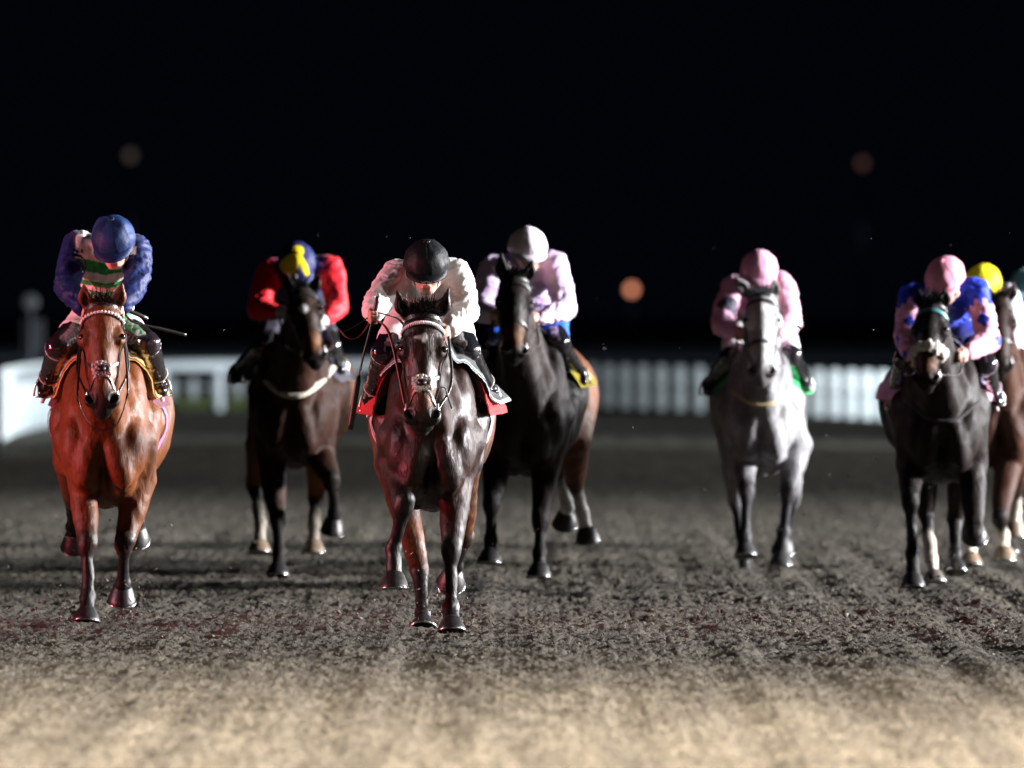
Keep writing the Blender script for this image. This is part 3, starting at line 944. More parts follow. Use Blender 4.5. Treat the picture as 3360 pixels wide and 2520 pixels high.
H5 = Horse('grey_horse', 'dappled grey horse with dark legs ridden by the pink capped rider', 76.2, 1645,
           [[(1604, 960, .33), (1613, 1065, .05), (1609, 1160, .03), (1611, 1203, -.05, -.45)],
            [(1722, 960, .33), (1703, 1065, .15), (1693, 1150, .2), (1687, 1222, .12)]],
           [[(1584, 950, 1.3), (1590, 1085, 1.55), (1608, 1215, 1.4), (1610, 1258, 1.3)],
            [(1706, 950, 1.3), (1712, 1080, 1.7), (1696, 1150, 1.95), (1690, 1190, 2.0, .9)]],
           (1648, 628, -.45), (1646, 815, -.70), [(1588, 596, -.42), (1672, 600, -.42)], GREY, -.01, 0, .011, dapple=.45, rough=.55, spec=.2, wide=.90)
H6 = Horse('near_black_horse', 'black horse with a thick white sheepskin noseband beside the right edge', 72.0, 2038,
           [[(1969, 1000, .33), (1966, 1085, .05), (1971, 1195, .05), (1972, 1268, -.03)],
            [(2100, 1005, .33), (2105, 1150, .05), (2107, 1128, .33), (2106, 1160, .42, .9)]],
           [[(2000, 960, 1.3), (2000, 1110, 1.5), (2012, 1210, 1.2), (2019, 1262, 1.1)],
            [(2084, 970, 1.3), (2063, 1120, 1.6), (2063, 1195, 1.4), (2064, 1238, 1.3)]],
           (2012, 650, -.45), (1997, 828, -.70), [(1985, 622, -.40), (2040, 622, -.40)],
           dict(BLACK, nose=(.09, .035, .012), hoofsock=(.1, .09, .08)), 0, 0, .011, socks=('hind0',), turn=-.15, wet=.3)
H7 = Horse('bay_brown_horse', 'brown horse with white socks half hidden behind the sheepskin noseband horse', 78.0, 2162,
           [[(2105, 985, .33), (2096, 1085, .1), (2097, 1172, .1), (2097, 1222, .02)],
            [(2178, 1000, .33), (2160, 1120, .0), (2166, 1155, .22), (2170, 1208, .2)]],
           [[(2115, 960, 1.3), (2100, 1060, 1.7), (2100, 1110, 1.95), (2100, 1150, 2.0, .9)],
            [(2205, 950, 1.3), (2195, 1050, 1.7), (2192, 1105, 1.9), (2192, 1150, 1.95, .9)]],
           (2158, 640, -.45), (2163, 800, -.70), [(2130, 608, -.40), (2190, 608, -.40)],
           dict(BROWN, body=(.042, .018, .011), sock=(.70, .64, .55)), .02, 0, .012, socks=('fore0', 'fore1', 'hind1'))
H8 = Horse('hidden_brown_horse', 'brown horse at the right picture edge under the turquoise rider', 83.5, 2246,
           [[(2189, 965, .33), (2180, 1065, .1), (2181, 1150, .1), (2181, 1198, .02)],
            [(2262, 980, .33), (2244, 1100, .0), (2250, 1130, .22), (2254, 1170, .2)]],
           [[(2199, 940, 1.3), (2189, 1045, 1.7), (2189, 1095, 1.95), (2189, 1135, 2.0, .9)],
            [(2289, 940, 1.3), (2279, 1040, 1.7), (2276, 1090, 1.9), (2276, 1135, 1.95, .9)]],
           (2244, 650, -.45), (2246, 800, -.70), [(2216, 620, -.40), (2274, 620, -.40)],
           dict(BROWN, body=(.05, .022, .014)), .02, 0, .014)
print('HORSES', round(time.time() - t, 1))

# ------------------------------------------------------------------ riders
def ridge(p, seed):
    return 1 - np.abs(noise3(p, seed)) * 2

class Rider:
    def __init__(s, label, horse, helmet, pitch, yaw, roll, sh, el, ha, hips, kn, ft, col, vox=.0065, pattern=None, cap=None,
                 goggles=None, thigh_split=1.0, skin=(.54, .32, .26), glove=None, hips_y=.92, uprt=0.0, hscale=1.0, cap_tuft=0.0, lens=True):
        D = horse.D
        s.h, s.D = horse, D
        s.base = horse.base + V(0, .5, 1.5)
        s.root = root('person', s.base, label, 'jockey', 'jockeys riding the racehorses')
        px = lambda j: W(j[0], j[1], D + j[2])
        s.C = px(helmet)
        S = [px(j) for j in sh]; E = [px(j) for j in el]; Hd = [px(j) for j in ha]
        Kn = [px(j) for j in kn]; Ft = [px(j) for j in ft]
        s.S, s.E, s.Hd, s.Kn, s.Ft = S, E, Hd, Kn, Ft
        hipC = px(hips)
        s.hipC = hipC
        cy, sy = math.cos(math.radians(yaw)), math.sin(math.radians(yaw))
        cp, sp = math.cos(math.radians(pitch)), math.sin(math.radians(pitch))
        f = V(sy * cp, -cy * cp, -sp)
        sd = nrm(np.cross(f, V(0, 0, 1))); sd = sd if sd[0] > 0 else -sd
        sd = nrm(sd + V(0, 0, math.tan(math.radians(roll))))
        sd = nrm(sd - f * (sd @ f))
        u = np.cross(sd, f); u = u if u[2] > 0 else -u
        s.fr = (sd, f, u)
        q = hscale
        s.q = q
        O = s.C - u * .045 * q
        L = lambda a, b, c: O + (sd * a + f * b + u * c) * q
        s.L = L
        A = [sd, f, u]
        B = Field()
        lip = tuple(np.array(skin) * V(.85, .55, .55))
        B.ell(L(0, -.015, .03), (.077 * q, .097 * q, .095 * q), A, .03)
        B.ell(L(0, .030, -.045), (.062 * q, .062 * q, .078 * q), A, .03)
        B.ell(L(0, .055, -.105), (.034 * q, .030 * q, .024 * q), A, .025)
        for g in (-1, 1):
            B.ell(L(.042 * g, .058, -.038), (.026 * q, .024 * q, .028 * q), A, .02)
            B.cap(L(.012 * g, .086, .022), L(.048 * g, .074, .018), .011 * q, .009 * q, .014)
            B.cap(L(.055 * g, .0, -.09), L(.02 * g, .06, -.112), .022 * q, .018 * q, .02)
            B.ell(L(.033 * g, .092, .001), (.017 * q, .014 * q, .010 * q), A, .010, None, True)
            B.ell(L(.080 * g, -.01, -.005), (.012 * q, .022 * q, .034 * q), A, .01, tuple(np.array(skin) * .95))
            B.cap(L(.008 * g, .112, -.048), L(.013 * g, .098, -.05), .009 * q, .008 * q, .008)
        B.cap(L(0, .090, .008), L(0, .116, -.040), .010 * q, .014 * q, .012, tuple(np.array(skin) * V(1.05, .9, .85)))
        B.cap(L(-.018, .090, -.074), L(.018, .090, -.074), .0085 * q, .0085 * q, .008, lip)
        B.cap(L(-.016, .086, -.088), L(.016, .086, -.088), .0095 * q, .0095 * q, .008, lip)
        B.cap(L(-.024, .100, -.081), L(.024, .100, -.081), .003 * q, .003 * q, .004, (.12, .04, .04), None, 0, True)
        sm = (S[0] + S[1]) / 2
        neck = sm + V(0, -.02, .01)
        B.cap(L(0, -.03, -.06), neck, .055 * q, .060, .03)
        B.cap(sm, hipC, .095, .095, .04, None, (V(1, 0, 0), .8))
        hc = glove or skin
        for i, g in enumerate((-1, 1)):
            d = nrm(Hd[i] - E[i])
            wr = Hd[i] - d * .045
            B.cap(S[i], E[i], .045, .038, .03)
            B.cap(E[i], wr, .036, .024, .02, hc if glove else None)
            s.hand(B, wr, d, g, hc)
            hp = hipC + V(.09 * g, 0, -.02)
            B.cap(hp, Kn[i], .075, .045, .03)
            an = s.ankle(i, g)
            B.cap(Kn[i], an, .042, .03, .02)
            B.cap(an, Ft[i], .028, .02, .02)
        v, fq = B.mesh(vox)
        c = B.colors(v, skin, .006)
        put('body', make_mesh('body', v - s.base, fq, M_SKIN, c), s.root)
        # ---- eyes
        for g in (-1, 1):
            b = MB(); b.ball(L(.033 * g, .079, .001), .0125 * q, 10, 8, (.7, .68, .65)); b.ball(L(.033 * g, .0865, -.002), .0062 * q, 8, 6, (.02, .015, .012))
            b.build('eye', M_EYE, s.root, s.base)
        # ---- jacket
        J = Field()
        tc, sc = col['torso'], col['sleeve']
        ax = nrm(hipC - sm)
        J.cap(lerp(sm, hipC, .10) - V(0, 0, .03), lerp(sm, hipC, .92), .150, .140, .05, tc, (V(1, 0, 0), .84))
        J.cap(S[0] + V(.04, 0, -.01), S[1] + V(-.04, 0, -.01), .082, .082, .05, col.get('yoke', tc))
        J.cap(neck, lerp(neck, L(0, -.03, -.06), .35), .072, .066, .025, col.get('collar', tc))
        for i, g in enumerate((-1, 1)):
            d = nrm(Hd[i] - E[i]); wr = Hd[i] - d * .040
            J.cap(S[i], E[i], .080, .066, .035, sc, None, .006)
            if 'shoulder' in col:
                J.cap(S[i], lerp(S[i], E[i], .38), .090, .082, .02, col['shoulder'])
            J.cap(E[i], wr, .067, .043, .03, sc, None, .006)
            J.cap(wr - d * .02, wr, .041, .040, .008, col.get('cuff', sc))
        v, fq = J.mesh(vox * 1.25)
        n = vnormals(v, fq)
        a = ridge(v * V(16, 9, 22) + 2.5 * noise3(v * 6, 2)[:, None], 11)
        a2 = ridge(v * V(34, 22, 30) + 2 * noise3(v * 9, 3)[:, None], 14)
        v = v + n * (.008 * a + .004 * a2 + .010 * noise3(v * 9, 6))[:, None]
        c = J.colors(v, tc, .006)
        if pattern:
            c = pattern(s, v, c)
        put('silks_jacket', make_mesh('silks_jacket', v - s.base, fq, M_SILK, c), s.root)
        # ---- breeches and boots
        Bq = Field()
        Bq.ell(hipC, (.165, .17, .135), None, .05)
        for i, g in enumerate((-1, 1)):
            hp = hipC + V(.085 * g, -.02, -.03)
            k2 = lerp(hp, Kn[i], thigh_split)
            Bq.cap(hp, k2, .112, .112 - .036 * thigh_split, .04)
        v, fq = Bq.mesh(vox * 1.4)
        n = vnormals(v, fq)
        v = v + n * (.004 * ridge(v * V(20, 14, 24), 21) + .003 * noise3(v * 14, 8))[:, None]
        put('breeches', make_mesh('breeches', v - s.base, fq, M_SILK, np.tile(np.array(col['breeches']), (len(v), 1))), s.root)
        for i, g in enumerate((-1, 1)):
            Bt = Field()
            an = s.ankle(i, g)
            hp = hipC + V(.085 * g, -.02, -.03)
            k2 = lerp(hp, Kn[i], min(thigh_split, .97))
            bc = col.get('boot', (.010, .010, .011))
            Bt.cap(k2, Kn[i], .112 - .036 * thigh_split - .004, .074, .02, col.get('tights', bc))
            Bt.cap(Kn[i], an, .070, .047, .02, bc)
            Bt.cap(an, Ft[i], .044, .032, .025, bc)
            Bt.cap(an + V(0, .02, -.02), an + V(0, .03, -.05), .036, .030, .02, bc)
            v, fq = Bt.mesh(vox * 1.3)
            n = vnormals(v, fq)
            v = v + n * (.003 * ridge(v * V(22, 22, 40), 31))[:, None]
            c = Bt.colors(v, bc, .006)
            bo = put('boot', make_mesh('boot', v - s.base, fq, M_BOOT, c), s.root)
            if 'trim' in col:                            # pale strap and sole edge
                dd = nrm(an - Kn[i])
                e1 = nrm(np.cross(dd, V(1, 0, 0))); e2 = np.cross(dd, e1)
                for tt, rr in ((.04, .0755), (.78, .0585)):
                    tb = MB()
                    m = lerp(Kn[i], an, tt)
                    tb.tube([m + (e1 * math.cos(t) + e2 * math.sin(t)) * rr for t in np.linspace(0, 2 * math.pi, 20)], .0035, 5, col['trim'], 1, dd, False)
                    tb.build('boot_strap', M_PLASTIC, bo, s.base)
                tb = MB()
                so = nrm(Ft[i] - an)
                tb.tube([an + V(0, .03, -.045) + so * k for k in np.linspace(.0, .16, 6)], .012, 6, col['trim'], .5, V(0, 0, 1))
                tb.build('sole', M_PLASTIC, bo, s.base)
            # stirrup hangs from the saddle: a part of the horse's tack
            st = MB()
            b0 = lerp(an, Ft[i], .55) + V(0, 0, -.042)
            arc = [b0 + V(math.cos(t) * .058, 0, math.sin(t) * .12) for t in np.linspace(0, math.pi, 13)]
            st.tube(arc, .006, 6, (.8, .8, .8), 1, V(0, 1, 0))
            st.tube([b0 + V(-.06, 0, 0), b0 + V(.06, 0, 0)], .012, 6, (.8, .8, .8), .5, V(0, 0, 1))
            st.build('stirrup', M_STEEL, horse.root, horse.base)
        # ---- helmet with its silk
        s.helmet(cap or (lambda t, p: col['cap']), col.get('peak', None) or col['cap'], cap_tuft)
        if goggles is not None:
            b = MB()
            pts = []
            rows = 5
            ph = np.linspace(28, 152, 19)
            v = []
            for r_ in range(rows):
                for a in ph:
                    aa = math.radians(a)
                    dip = .010 * math.exp(-((a - 90) / 9) ** 2)
                    hh = (.021 - dip * (1 if r_ == rows - 1 else 0)) * (r_ / (rows - 1) * 2 - 1) * -1
                    v.append(L(.084 * math.cos(aa), .028 + .072 * math.sin(aa), .002 + hh))
            fq = [(i * 19 + j, i * 19 + j + 1, (i + 1) * 19 + j + 1, (i + 1) * 19 + j) for i in range(rows - 1) for j in range(18)]
            vv = np.array(v)
            vo = np.array([p + nrm(p - L(0, .02, 0)) * .004 for p in vv])
            if lens:
                b.add(np.concatenate([vv, vo]), fq + [tuple(len(vv) + k for k in q_)[::-1] for q_ in fq], goggles)
                gg = b.build('goggles', M_LENS, s.root, s.base)
            fb = MB()
            fb.tube(np.array([vv[j] for j in range(19)] + [vv[(rows - 1) * 19 + j] for j in range(18, -1, -1)] + [vv[0]]), .0048, 5, (.012, .012, .014))
            if lens:
                fb.build('goggle_frame', M_PLASTIC, gg, s.base)
            else:
                fb.build('glasses', M_PLASTIC, s.root, s.base)

    def ankle(s, i, g):
        return s.Ft[i] + V(-.015 * g, .13, .050)

    def hand(s, B, wr, d, g, col):
        t = V(0, -.15, 1.0); t = nrm(t - d * (t @ d))           # thumb side up
        b = np.cross(t, d); b = b if b[0] * g > 0 else -b        # back of the hand outwards
        B.ell(wr + d * .048, (.050, .040, .021), [d, t, b], .02, col)
        for i in range(4):
            ln = (.95, 1.05, 1.0, .82)[i]
            k0 = wr + d * (.082 - .004 * abs(i - 1.3)) + t * (.030 - .020 * i) + b * .004
            m1 = k0 + d * .034 * ln - b * .014
            m2 = m1 - d * .010 - b * .024 * ln
            m3 = m2 - d * .026 * ln + b * .004
            B.cap(k0 - d * .03, k0, .0105, .0112, .008, col)
            B.cap(k0, m1, .0108, .0098, .005, col)
            B.cap(m1, m2, .0098, .0092, .004, col)
            B.cap(m2, m3, .0092, .0080, .004, col)
        a0 = wr + d * .022 + t * .026 - b * .010
        a1 = a0 + d * .036 + t * .018 - b * .010
        a2 = a1 + d * .026 - t * .004 - b * .012
        B.cap(a0, a1, .0145, .0120, .012, col)
        B.cap(a1, a2, .0115, .0090, .006, col)

    def helmet(s, colfn, peakcol, tuft):
        sd, f, u = s.fr
        q = s.q
        O = s.C
        nt, npn = 22, 64
        v = []; c = []
        for i in range(nt):
            th = math.radians(103) * i / (nt - 1)
            for j in range(npn):
                ph = 2 * math.pi * j / npn
                back = max(0, -math.sin(ph))
                th2 = th * (1 + .16 * back)
                seam = 1 - .022 * math.exp(-(math.sin(ph * 4 + .4) / .16) ** 2) * math.sin(min(th, 1.5)) + .010 * math.sin(ph * 11 + 3 * th) * math.sin(th) * (1 - tuft * .3)
                seam += .012 * math.sin(th * 9 + 2 * math.sin(ph * 3)) * math.sin(th)
                seam += tuft * .12 * math.exp(-((th - .55) / .3) ** 2) * max(0, math.sin(ph * 2 + .9)) ** 2
                x = .124 * math.sin(th2) * math.cos(ph)
                y = .148 * math.sin(th2) * math.sin(ph) - .006
                z = .124 * math.cos(th2) - .012
                v.append(O + (sd * x + f * y + u * z) * seam * q * 1.01)
                c.append(colfn(th, ph))
        fq = [(i * npn + j, (i + 1) * npn + j, (i + 1) * npn + (j + 1) % npn, i * npn + (j + 1) % npn) for i in range(nt - 1) for j in range(npn)]
        # inner rim closes the shell
        n0 = (nt - 1) * npn
        for j in range(npn):
            v.append(O + ((v[n0 + j] - O) * .80)); c.append((.01, .01, .01))
        m0 = nt * npn
        fq += [(n0 + j, m0 + j, m0 + (j + 1) % npn, n0 + (j + 1) % npn) for j in range(npn)]
        v.append(O + u * .06); c.append((.01, .01, .01))
        fq += [(m0 + j, len(v) - 1, m0 + (j + 1) % npn) for j in range(npn)]
        b = MB(); b.add(v, fq, np.array(c))
        hm = b.build('helmet', M_CAP, s.root, s.base)
        b = MB()
        ph = np.linspace(math.radians(22), math.radians(158), 25)
        rows = []
        for k, (ext, dz) in enumerate(((-.012, 0), (.02, -.006), (.045, -.016), (.060, -.026), (.062, -.032), (.040, -.026), (.0, -.014), (-.02, -.010))):
            r = []
            for a in ph:
                e = ext * math.sin((a - ph[0]) / (ph[-1] - ph[0]) * math.pi) ** .55 if ext > 0 else ext
                r.append(O + (sd * (.122 + e * .25) * math.cos(a) + f * ((.146 + e) * math.sin(a) - .006) + u * (-.026 + dz)) * q)
            rows.append(r)
        n = len(ph)
        b.add([p for r in rows for p in r], [(i * n + j, (i + 1) * n + j, (i + 1) * n + j + 1, i * n + j + 1) for i in range(len(rows) - 1) for j in range(n - 1)], peakcol)
        b.build('peak', M_CAP, hm, s.base)
        b = MB()
        r = np.random.default_rng(3)
        for k in range(9):
            a = 2 * math.pi * k / 9
            b.ball(O + (u * .112 + sd * .012 * math.cos(a) + f * .012 * math.sin(a)) * q, .010 * q, 6, 5, colfn(0, a))
        b.build('button', M_CAP, hm, s.base)
        # chin strap down both cheeks
        b = MB()
        L = s.L
        for g in (-1, 1):
            b.tube([L(.082 * g, .005, .02), L(.080 * g, .015, -.04), L(.055 * g, .035, -.105), L(0, .045, -.135)], .007, 5, (.012, .012, .013), .5, sd)
        b.build('chin_strap', M_LEATHER, hm, s.base)
        s.hm = hm

# ------------------------------------------------------------------ the eight jockeys
NAVY, BLUE = (.012, .020, .085), (.012, .036, .42)
WHITE = (.72, .70, .70)
SKIN = (.60, .31, .23)

def pat1(s, v, c):
    cx = (s.S[0][0] + s.S[1][0]) / 2
    d = np.abs(v[:, 0] - cx)
    z = v[:, 2] - .18 * np.clip(d, 0, .2)
    # sleeves keep their colour: anything nearer an arm than the trunk
    arm = np.ones(len(v)) * 9
    for i in (0, 1):
        for a, b in ((s.S[i], s.E[i]), (s.E[i], s.Hd[i])):
            t = np.clip(((v - a) @ (b - a)) / ((b - a) @ (b - a)), 0, 1)
            arm = np.minimum(arm, np.linalg.norm(v - a - t[:, None] * (b - a), axis=1))
    body = (arm > .088) & (d < .17)
    out = c.copy()
    cream, green = np.array((.80, .77, .74)), np.array((.035, .36, .085))
    out[body] = cream
    for z0, z1 in ((1.962, 2.03), (1.886, 1.914), (1.834, 1.860), (1.775, 1.805), (1.71, 1.74)):
        out[body & (z > z0) & (z < z1)] = green
    return out

def cap1(th, ph):
    k = int((ph + .1) / (math.pi / 4)) % 8
    return (.008, .021, .075) if k % 2 else (.014, .038, .13)

def cap2(th, ph):
    d = math.degrees(ph) % 360
    wedge = abs(d - 88) < 16 * (th - .62) / .5 and th > .62
    return (.80, .62, .01) if (th < .34 or (52 < d < 168 and th < 1.4 and not wedge)) else (.012, .018, .085)

def spots6(s, v, c):
    out = c.copy()
    for i in (0, 1):
        a, b = s.S[i], s.E[i]
        ax = nrm(b - a)
        L_ = np.linalg.norm(b - a)
        t = (v - a) @ ax
        r = v - a - t[:, None] * ax
        near = (np.linalg.norm(r, axis=1) < .10) & (t > .05)
        e1 = nrm(np.cross(ax, V(0, 1, 0)))
        e2 = np.cross(ax, e1)
        ang = np.arctan2(r @ e1, r @ e2)
        w = np.abs(((t - .10) / .15 + .5) % 1 - .5) * .15 / .055
        av = np.abs(((ang / (2 * math.pi) * 3 + .5 * np.floor((t - .025) / .15)) % 1) - .5) * .16 / .045
        out[near & (w + av < 1)] = BLUE
        top = (np.linalg.norm(r, axis=1) < .125) & (t < .34 * L_ + .03 * np.sin(9 * ang)) & (v[:, 2] > s.E[i][2])
        out[top] = (.012, .040, .48)
    return out

def pat4(s, v, c):
    n = noise3(v * 7, 4)
    t = np.clip((n - .15) / .3, 0, 1)[:, None]
    return c * (1 - t) + np.array((.50, .36, .60)) * t

def pat5(s, v, c):
    n = noise3(v * 6.5, 8)
    out = c.copy()
    out[(n > .30)] = (.05, .05, .07)
    return out

def pat7(s, v, c):
    out = c.copy()
    cx = (s.S[0][0] + s.S[1][0]) / 2
    d = np.abs(np.abs(v[:, 0] - cx) - .115)
    out[(d < .028) & (v[:, 1] < s.S[0][1] + .25)] = (.02, .015, .02)
    return out

t = time.time()
R1 = Rider('jockey in green and white hoops with blue sleeves and a navy cap', H1, (244, 511, .10), 30, -3, 4,
           [(166, 531, .30), (292, 540, .30)], [(143, 618, .14), (297, 600, .14)], [(182, 672, -.06), (262, 668, -.06)],
           (220, 690, .80), [(127, 752, .42), (318, 744, .42)], [(92, 850, .62), (350, 846, .62)],
           dict(torso=(.62, .58, .55), sleeve=(.004, .013, .085), breeches=WHITE, cap=(.010, .019, .075), yoke=(.62, .58, .55), tights=(.020, .014, .018),
                boot=(.014, .011, .012), trim=(.6, .58, .56)), .0065, pat1, cap1, goggles=(.03, .25, .42), thigh_split=.42, cap_tuft=1.0)
R2 = Rider('jockey in red sleeves and navy body with a yellow and navy cap', H2, (641, 566, .10), 52, 8, 0,
           [(580, 588, .32), (714, 580, .32)], [(560, 668, .14), (728, 664, .14)], [(602, 676, -.04), (703, 694, -.04)],
           (640, 625, .92), [(568, 752, .42), (712, 748, .42)], [(506, 820, .66), (736, 800, .66)],
           dict(torso=(.014, .020, .09), sleeve=(.62, .012, .022), breeches=(.02, .02, .03), cap=(.014, .022, .10), tights=(.012, .012, .014)),
           .009, None, cap2, glove=(.5, .5, .5), thigh_split=.8)
R3 = Rider('jockey in plain white silks with a black cap holding a whip', H3, (921, 563, .08), 22, 1, 0,
           [(856, 596, .30), (986, 594, .30)], [(816, 655, .05), (1003, 672, .14)], [(803, 680, -.16), (968, 716, -.04)],
           (928, 640, .92), [(832, 762, .42), (1007, 758, .42)], [(796, 880, .62), (1062, 866, .62)],
           dict(torso=(.74, .72, .72), sleeve=(.74, .72, .72), breeches=(.74, .72, .72), cap=(.006, .007, .009), tights=(.008, .009, .012),
                boot=(.008, .008, .009), trim=(.6, .6, .6)), .006, None, None, goggles=(.02, .02, .02), lens=False, thigh_split=.80)
R4 = Rider('jockey in lilac and white silks with a white cap and blue breeches', H4, (1140, 529, .10), 16, 8, 0,
           [(1064, 578, .32), (1198, 572, .32)], [(1040, 670, .14), (1219, 668, .14)], [(1066, 686, -.04), (1160, 690, -.04)],
           (1160, 668, .92), [(1052, 756, .42), (1205, 742, .42)], [(1010, 840, .66), (1257, 826, .66)],
           dict(torso=(.64, .50, .72), sleeve=(.68, .55, .76), breeches=(.012, .10, .62), cap=(.74, .66, .76), tights=(.012, .012, .016)),
           .009, pat4, None, goggles=(.01, .01, .01), thigh_split=.75)
R5 = Rider('jockey in pink silks with a pink cap on the grey', H5, (1640, 577, .10), 22, 3, 0,
           [(1582, 622, .32), (1690, 616, .32)], [(1560, 702, .14), (1708, 698, .14)], [(1592, 720, -.04), (1678, 732, -.04)],
           (1640, 650, .92), [(1580, 772, .42), (1707, 768, .42)], [(1528, 846, .66), (1742, 838, .66)],
           dict(torso=(.66, .30, .46), sleeve=(.72, .40, .56), breeches=(.70, .70, .70), cap=(.72, .36, .52), tights=(.012, .012, .016)),
           .009, pat5, None, goggles=(.01, .01, .01), thigh_split=.92)
R6 = Rider('jockey in blue body and pink sleeves with blue diamonds and a pink cap', H6, (2040, 595, .10), 34, -28, -4,
           [(1972, 640, .32), (2106, 626, .32)], [(1958, 722, .14), (2136, 736, .16)], [(1968, 772, -.04), (2086, 766, -.10)],
           (2052, 672, .92), [(1955, 780, .42), (2128, 786, .42)], [(1930, 876, .66), (2154, 868, .66)],
           dict(torso=(.012, .040, .48), sleeve=(.76, .38, .50), breeches=(.60, .62, .60), cap=(.76, .30, .42), tights=(.012, .012, .014), trim=(.7, .5, .6)),
           .0075, spots6, None, thigh_split=.55)
R7 = Rider('jockey in pale lilac silks with a bright yellow cap', H7, (2123, 609, .10), 34, -10, 0,
           [(2096, 650, .32), (2176, 642, .32)], [(2085, 725, .14), (2190, 728, .14)], [(2110, 742, -.04), (2180, 744, -.04)],
           (2150, 690, .92), [(2085, 792, .42), (2192, 788, .42)], [(2075, 870, .66), (2222, 866, .66)],
           dict(torso=(.66, .58, .68), sleeve=(.70, .62, .74), breeches=(.70, .70, .70), cap=(.80, .70, .015), tights=(.40, .40, .40)),
           .009, pat7, None, thigh_split=.9)
R8 = Rider('jockey in turquoise silks cut off by the right picture edge', H8, (2268, 572, .10), 22, 0, 0,
           [(2206, 606, .32), (2324, 600, .32)], [(2192, 704, .14), (2320, 712, .14)], [(2194, 732, -.04), (2284, 740, -.04)],
           (2244, 660, .92), [(2182, 784, .42), (2306, 778, .42)], [(2158, 850, .66), (2330, 842, .66)],
           dict(torso=(.28, .66, .76), sleeve=(.30, .70, .80), breeches=(.40, .50, .52), cap=(.22, .62, .74), tights=(.25, .36, .38)),
           .012, None, None, thigh_split=.9)
print('RIDERS', round(time.time() - t, 1))

# ------------------------------------------------------------------ tack
BLK = (.012, .011, .011)
def border(a, edge, w=.10, phmax=70, lo=True):
    a, edge = np.array(a), np.array(edge)
    return lambda ty, ph, tp: edge if (ty < w or (lo and abs(abs(ph) - phmax) < 1.8)) else a
def plain(a):
    a = np.array(a)
    return lambda ty, ph, tp: a

H1.bridle(brow='beads', nose='cross', fleece=(.55, .50, .46), metal=True)
H2.bridle()
H3.bridle(brow='teeth', nose='cross', fleece=(.74, .70, .68))
H4.bridle()
H5.bridle(leather=(.02, .02, .02))
H6.bridle(brow='plain', browcol=(.05, .25, .27), nose='sheepskin', fleece=(.62, .58, .54), metal=True)
H7.bridle()
H8.bridle()

for h, r in ((H1, R1), (H2, R2), (H4, R4), (H5, R5), (H6, R6), (H7, R7), (H8, R8)):
    for i in (0, 1):
        g = -1 if i == 0 else 1
        b = h.bit[i]; hd = r.Hd[i]
        h.rein([b, lerp(b, hd, .4) + V(.05 * g, .02, -.05), lerp(b, hd, .75) + V(.02 * g, 0, -.03), hd])
# slack loop of the bay's reins under its chin
b0, b1 = H1.bit
ch = H1.H(.66, 0, -.15)
H1.rein([R1.Hd[0], b0 + V(-.055, .05, .05), b0 + V(-.045, .03, -.06), ch + V(-.07, .03, -.03), ch + V(.01, .03, -.055), ch + V(.08, .03, -.02), b1 + V(.045, .03, -.04), b1 + V(.055, .05, .08), R1.Hd[1]], .007)
# leader: near rein lifted to the whip hand, its end looping free
TAN = (.16, .045, .025)
h3 = R3.Hd[0]
D3 = H3.D
H3.rein([H3.bit[0], W(843, 727, D3 - .40), W(812, 690, D3 - .22), h3], .009, TAN)
H3.rein([h3 + V(0, 0, .02), W(835, 680, D3 - .2), W(862, 690, D3 - .1), W(885, 720, D3 + .1)], .009, TAN)
H3.rein([h3, W(775, 700, D3 - .18), W(742, 716, D3 - .18), W(731, 710, D3 - .18)], .008, (.02, .016, .015))
H3.rein([W(731, 710, D3 - .18), W(748, 728, D3 - .2), W(765, 732, D3 - .2), W(785, 718, D3 - .19), h3], .008, TAN)
H3.rein([H3.bit[1], lerp(H3.bit[1], R3.Hd[1], .4) + V(.05, 0, -.02), R3.Hd[1]], .008)
H3.rein([H3.H(.40, .085, -.10), H3.H(.40, .12, -.10), H3.H(.46, .14, -.10), H3.H(.52, .16, -.09)], .006)

# saddle pads, number cloths, saddles, girths
def saddle(h):
    h.drape('saddle', .60, .98, -34, 34, .030, plain(BLK), M_BOOT, 7, 13, .03)

H3.drape('number_cloth', .34, 1.10, -84, 84, .020, plain((.55, .008, .012)), M_CLOTH, 9, 41, .006, .065)
H3.drape('saddle_pad', .20, .84, -48, 76, .034, border((.022, .024, .027), (.62, .80, .84), .035, 75.2), M_CLOTH, 29, 77, .010, .10, slant=.22)
def stripe(t):
    return np.array([(.6, .6, .62), (.05, .06, .2), (.62, .62, .64), (.6, .05, .08), (.62, .62, .64), (.6, .05, .08), (.62, .62, .64), (.05, .06, .2), (.6, .6, .62)][int(t * 8 + .01)])
H3.girth(.74, .085, stripe)
saddle(H3)
H1.drape('saddle_pad', .30, .86, -66, 66, .020, plain((.62, .36, .10)), M_CLOTH, 9, 31, .012, .06, slant=.14)
H1.drape('number_cloth', .62, 1.12, -76, 76, .012, plain((.10, .012, .03)), M_CLOTH, 9, 41, .006, .0)
H1.girth(.76, .08, lambda t: np.array((.45, .10, .32) if .3 < t < .7 else (.16, .10, .30)))
saddle(H1)
H2.drape('number_cloth', .55, 1.1, -76, 76, .014, plain((.03, .03, .05)), M_CLOTH, 9, 31, .006, .04); saddle(H2)
H4.drape('saddle_pad', .42, .85, -55, 55, .026, plain((.02, .02, .024)), M_CLOTH, 9, 31, .010, .03)
H4.drape('number_cloth', .60, 1.14, -78, 78, .014, plain((.80, .62, .02)), M_CLOTH, 9, 31, .006, .05); saddle(H4)
H5.drape('number_cloth', .55, 1.12, -80, 80, .016, plain((.02, .50, .12)), M_CLOTH, 9, 31, .006, .05); saddle(H5)
H6.drape('saddle_pad', .42, .82, -62, 62, .022, border((.05, .06, .22), (.40, .36, .62), .2, 60), M_CLOTH, 9, 31, .010, .03)
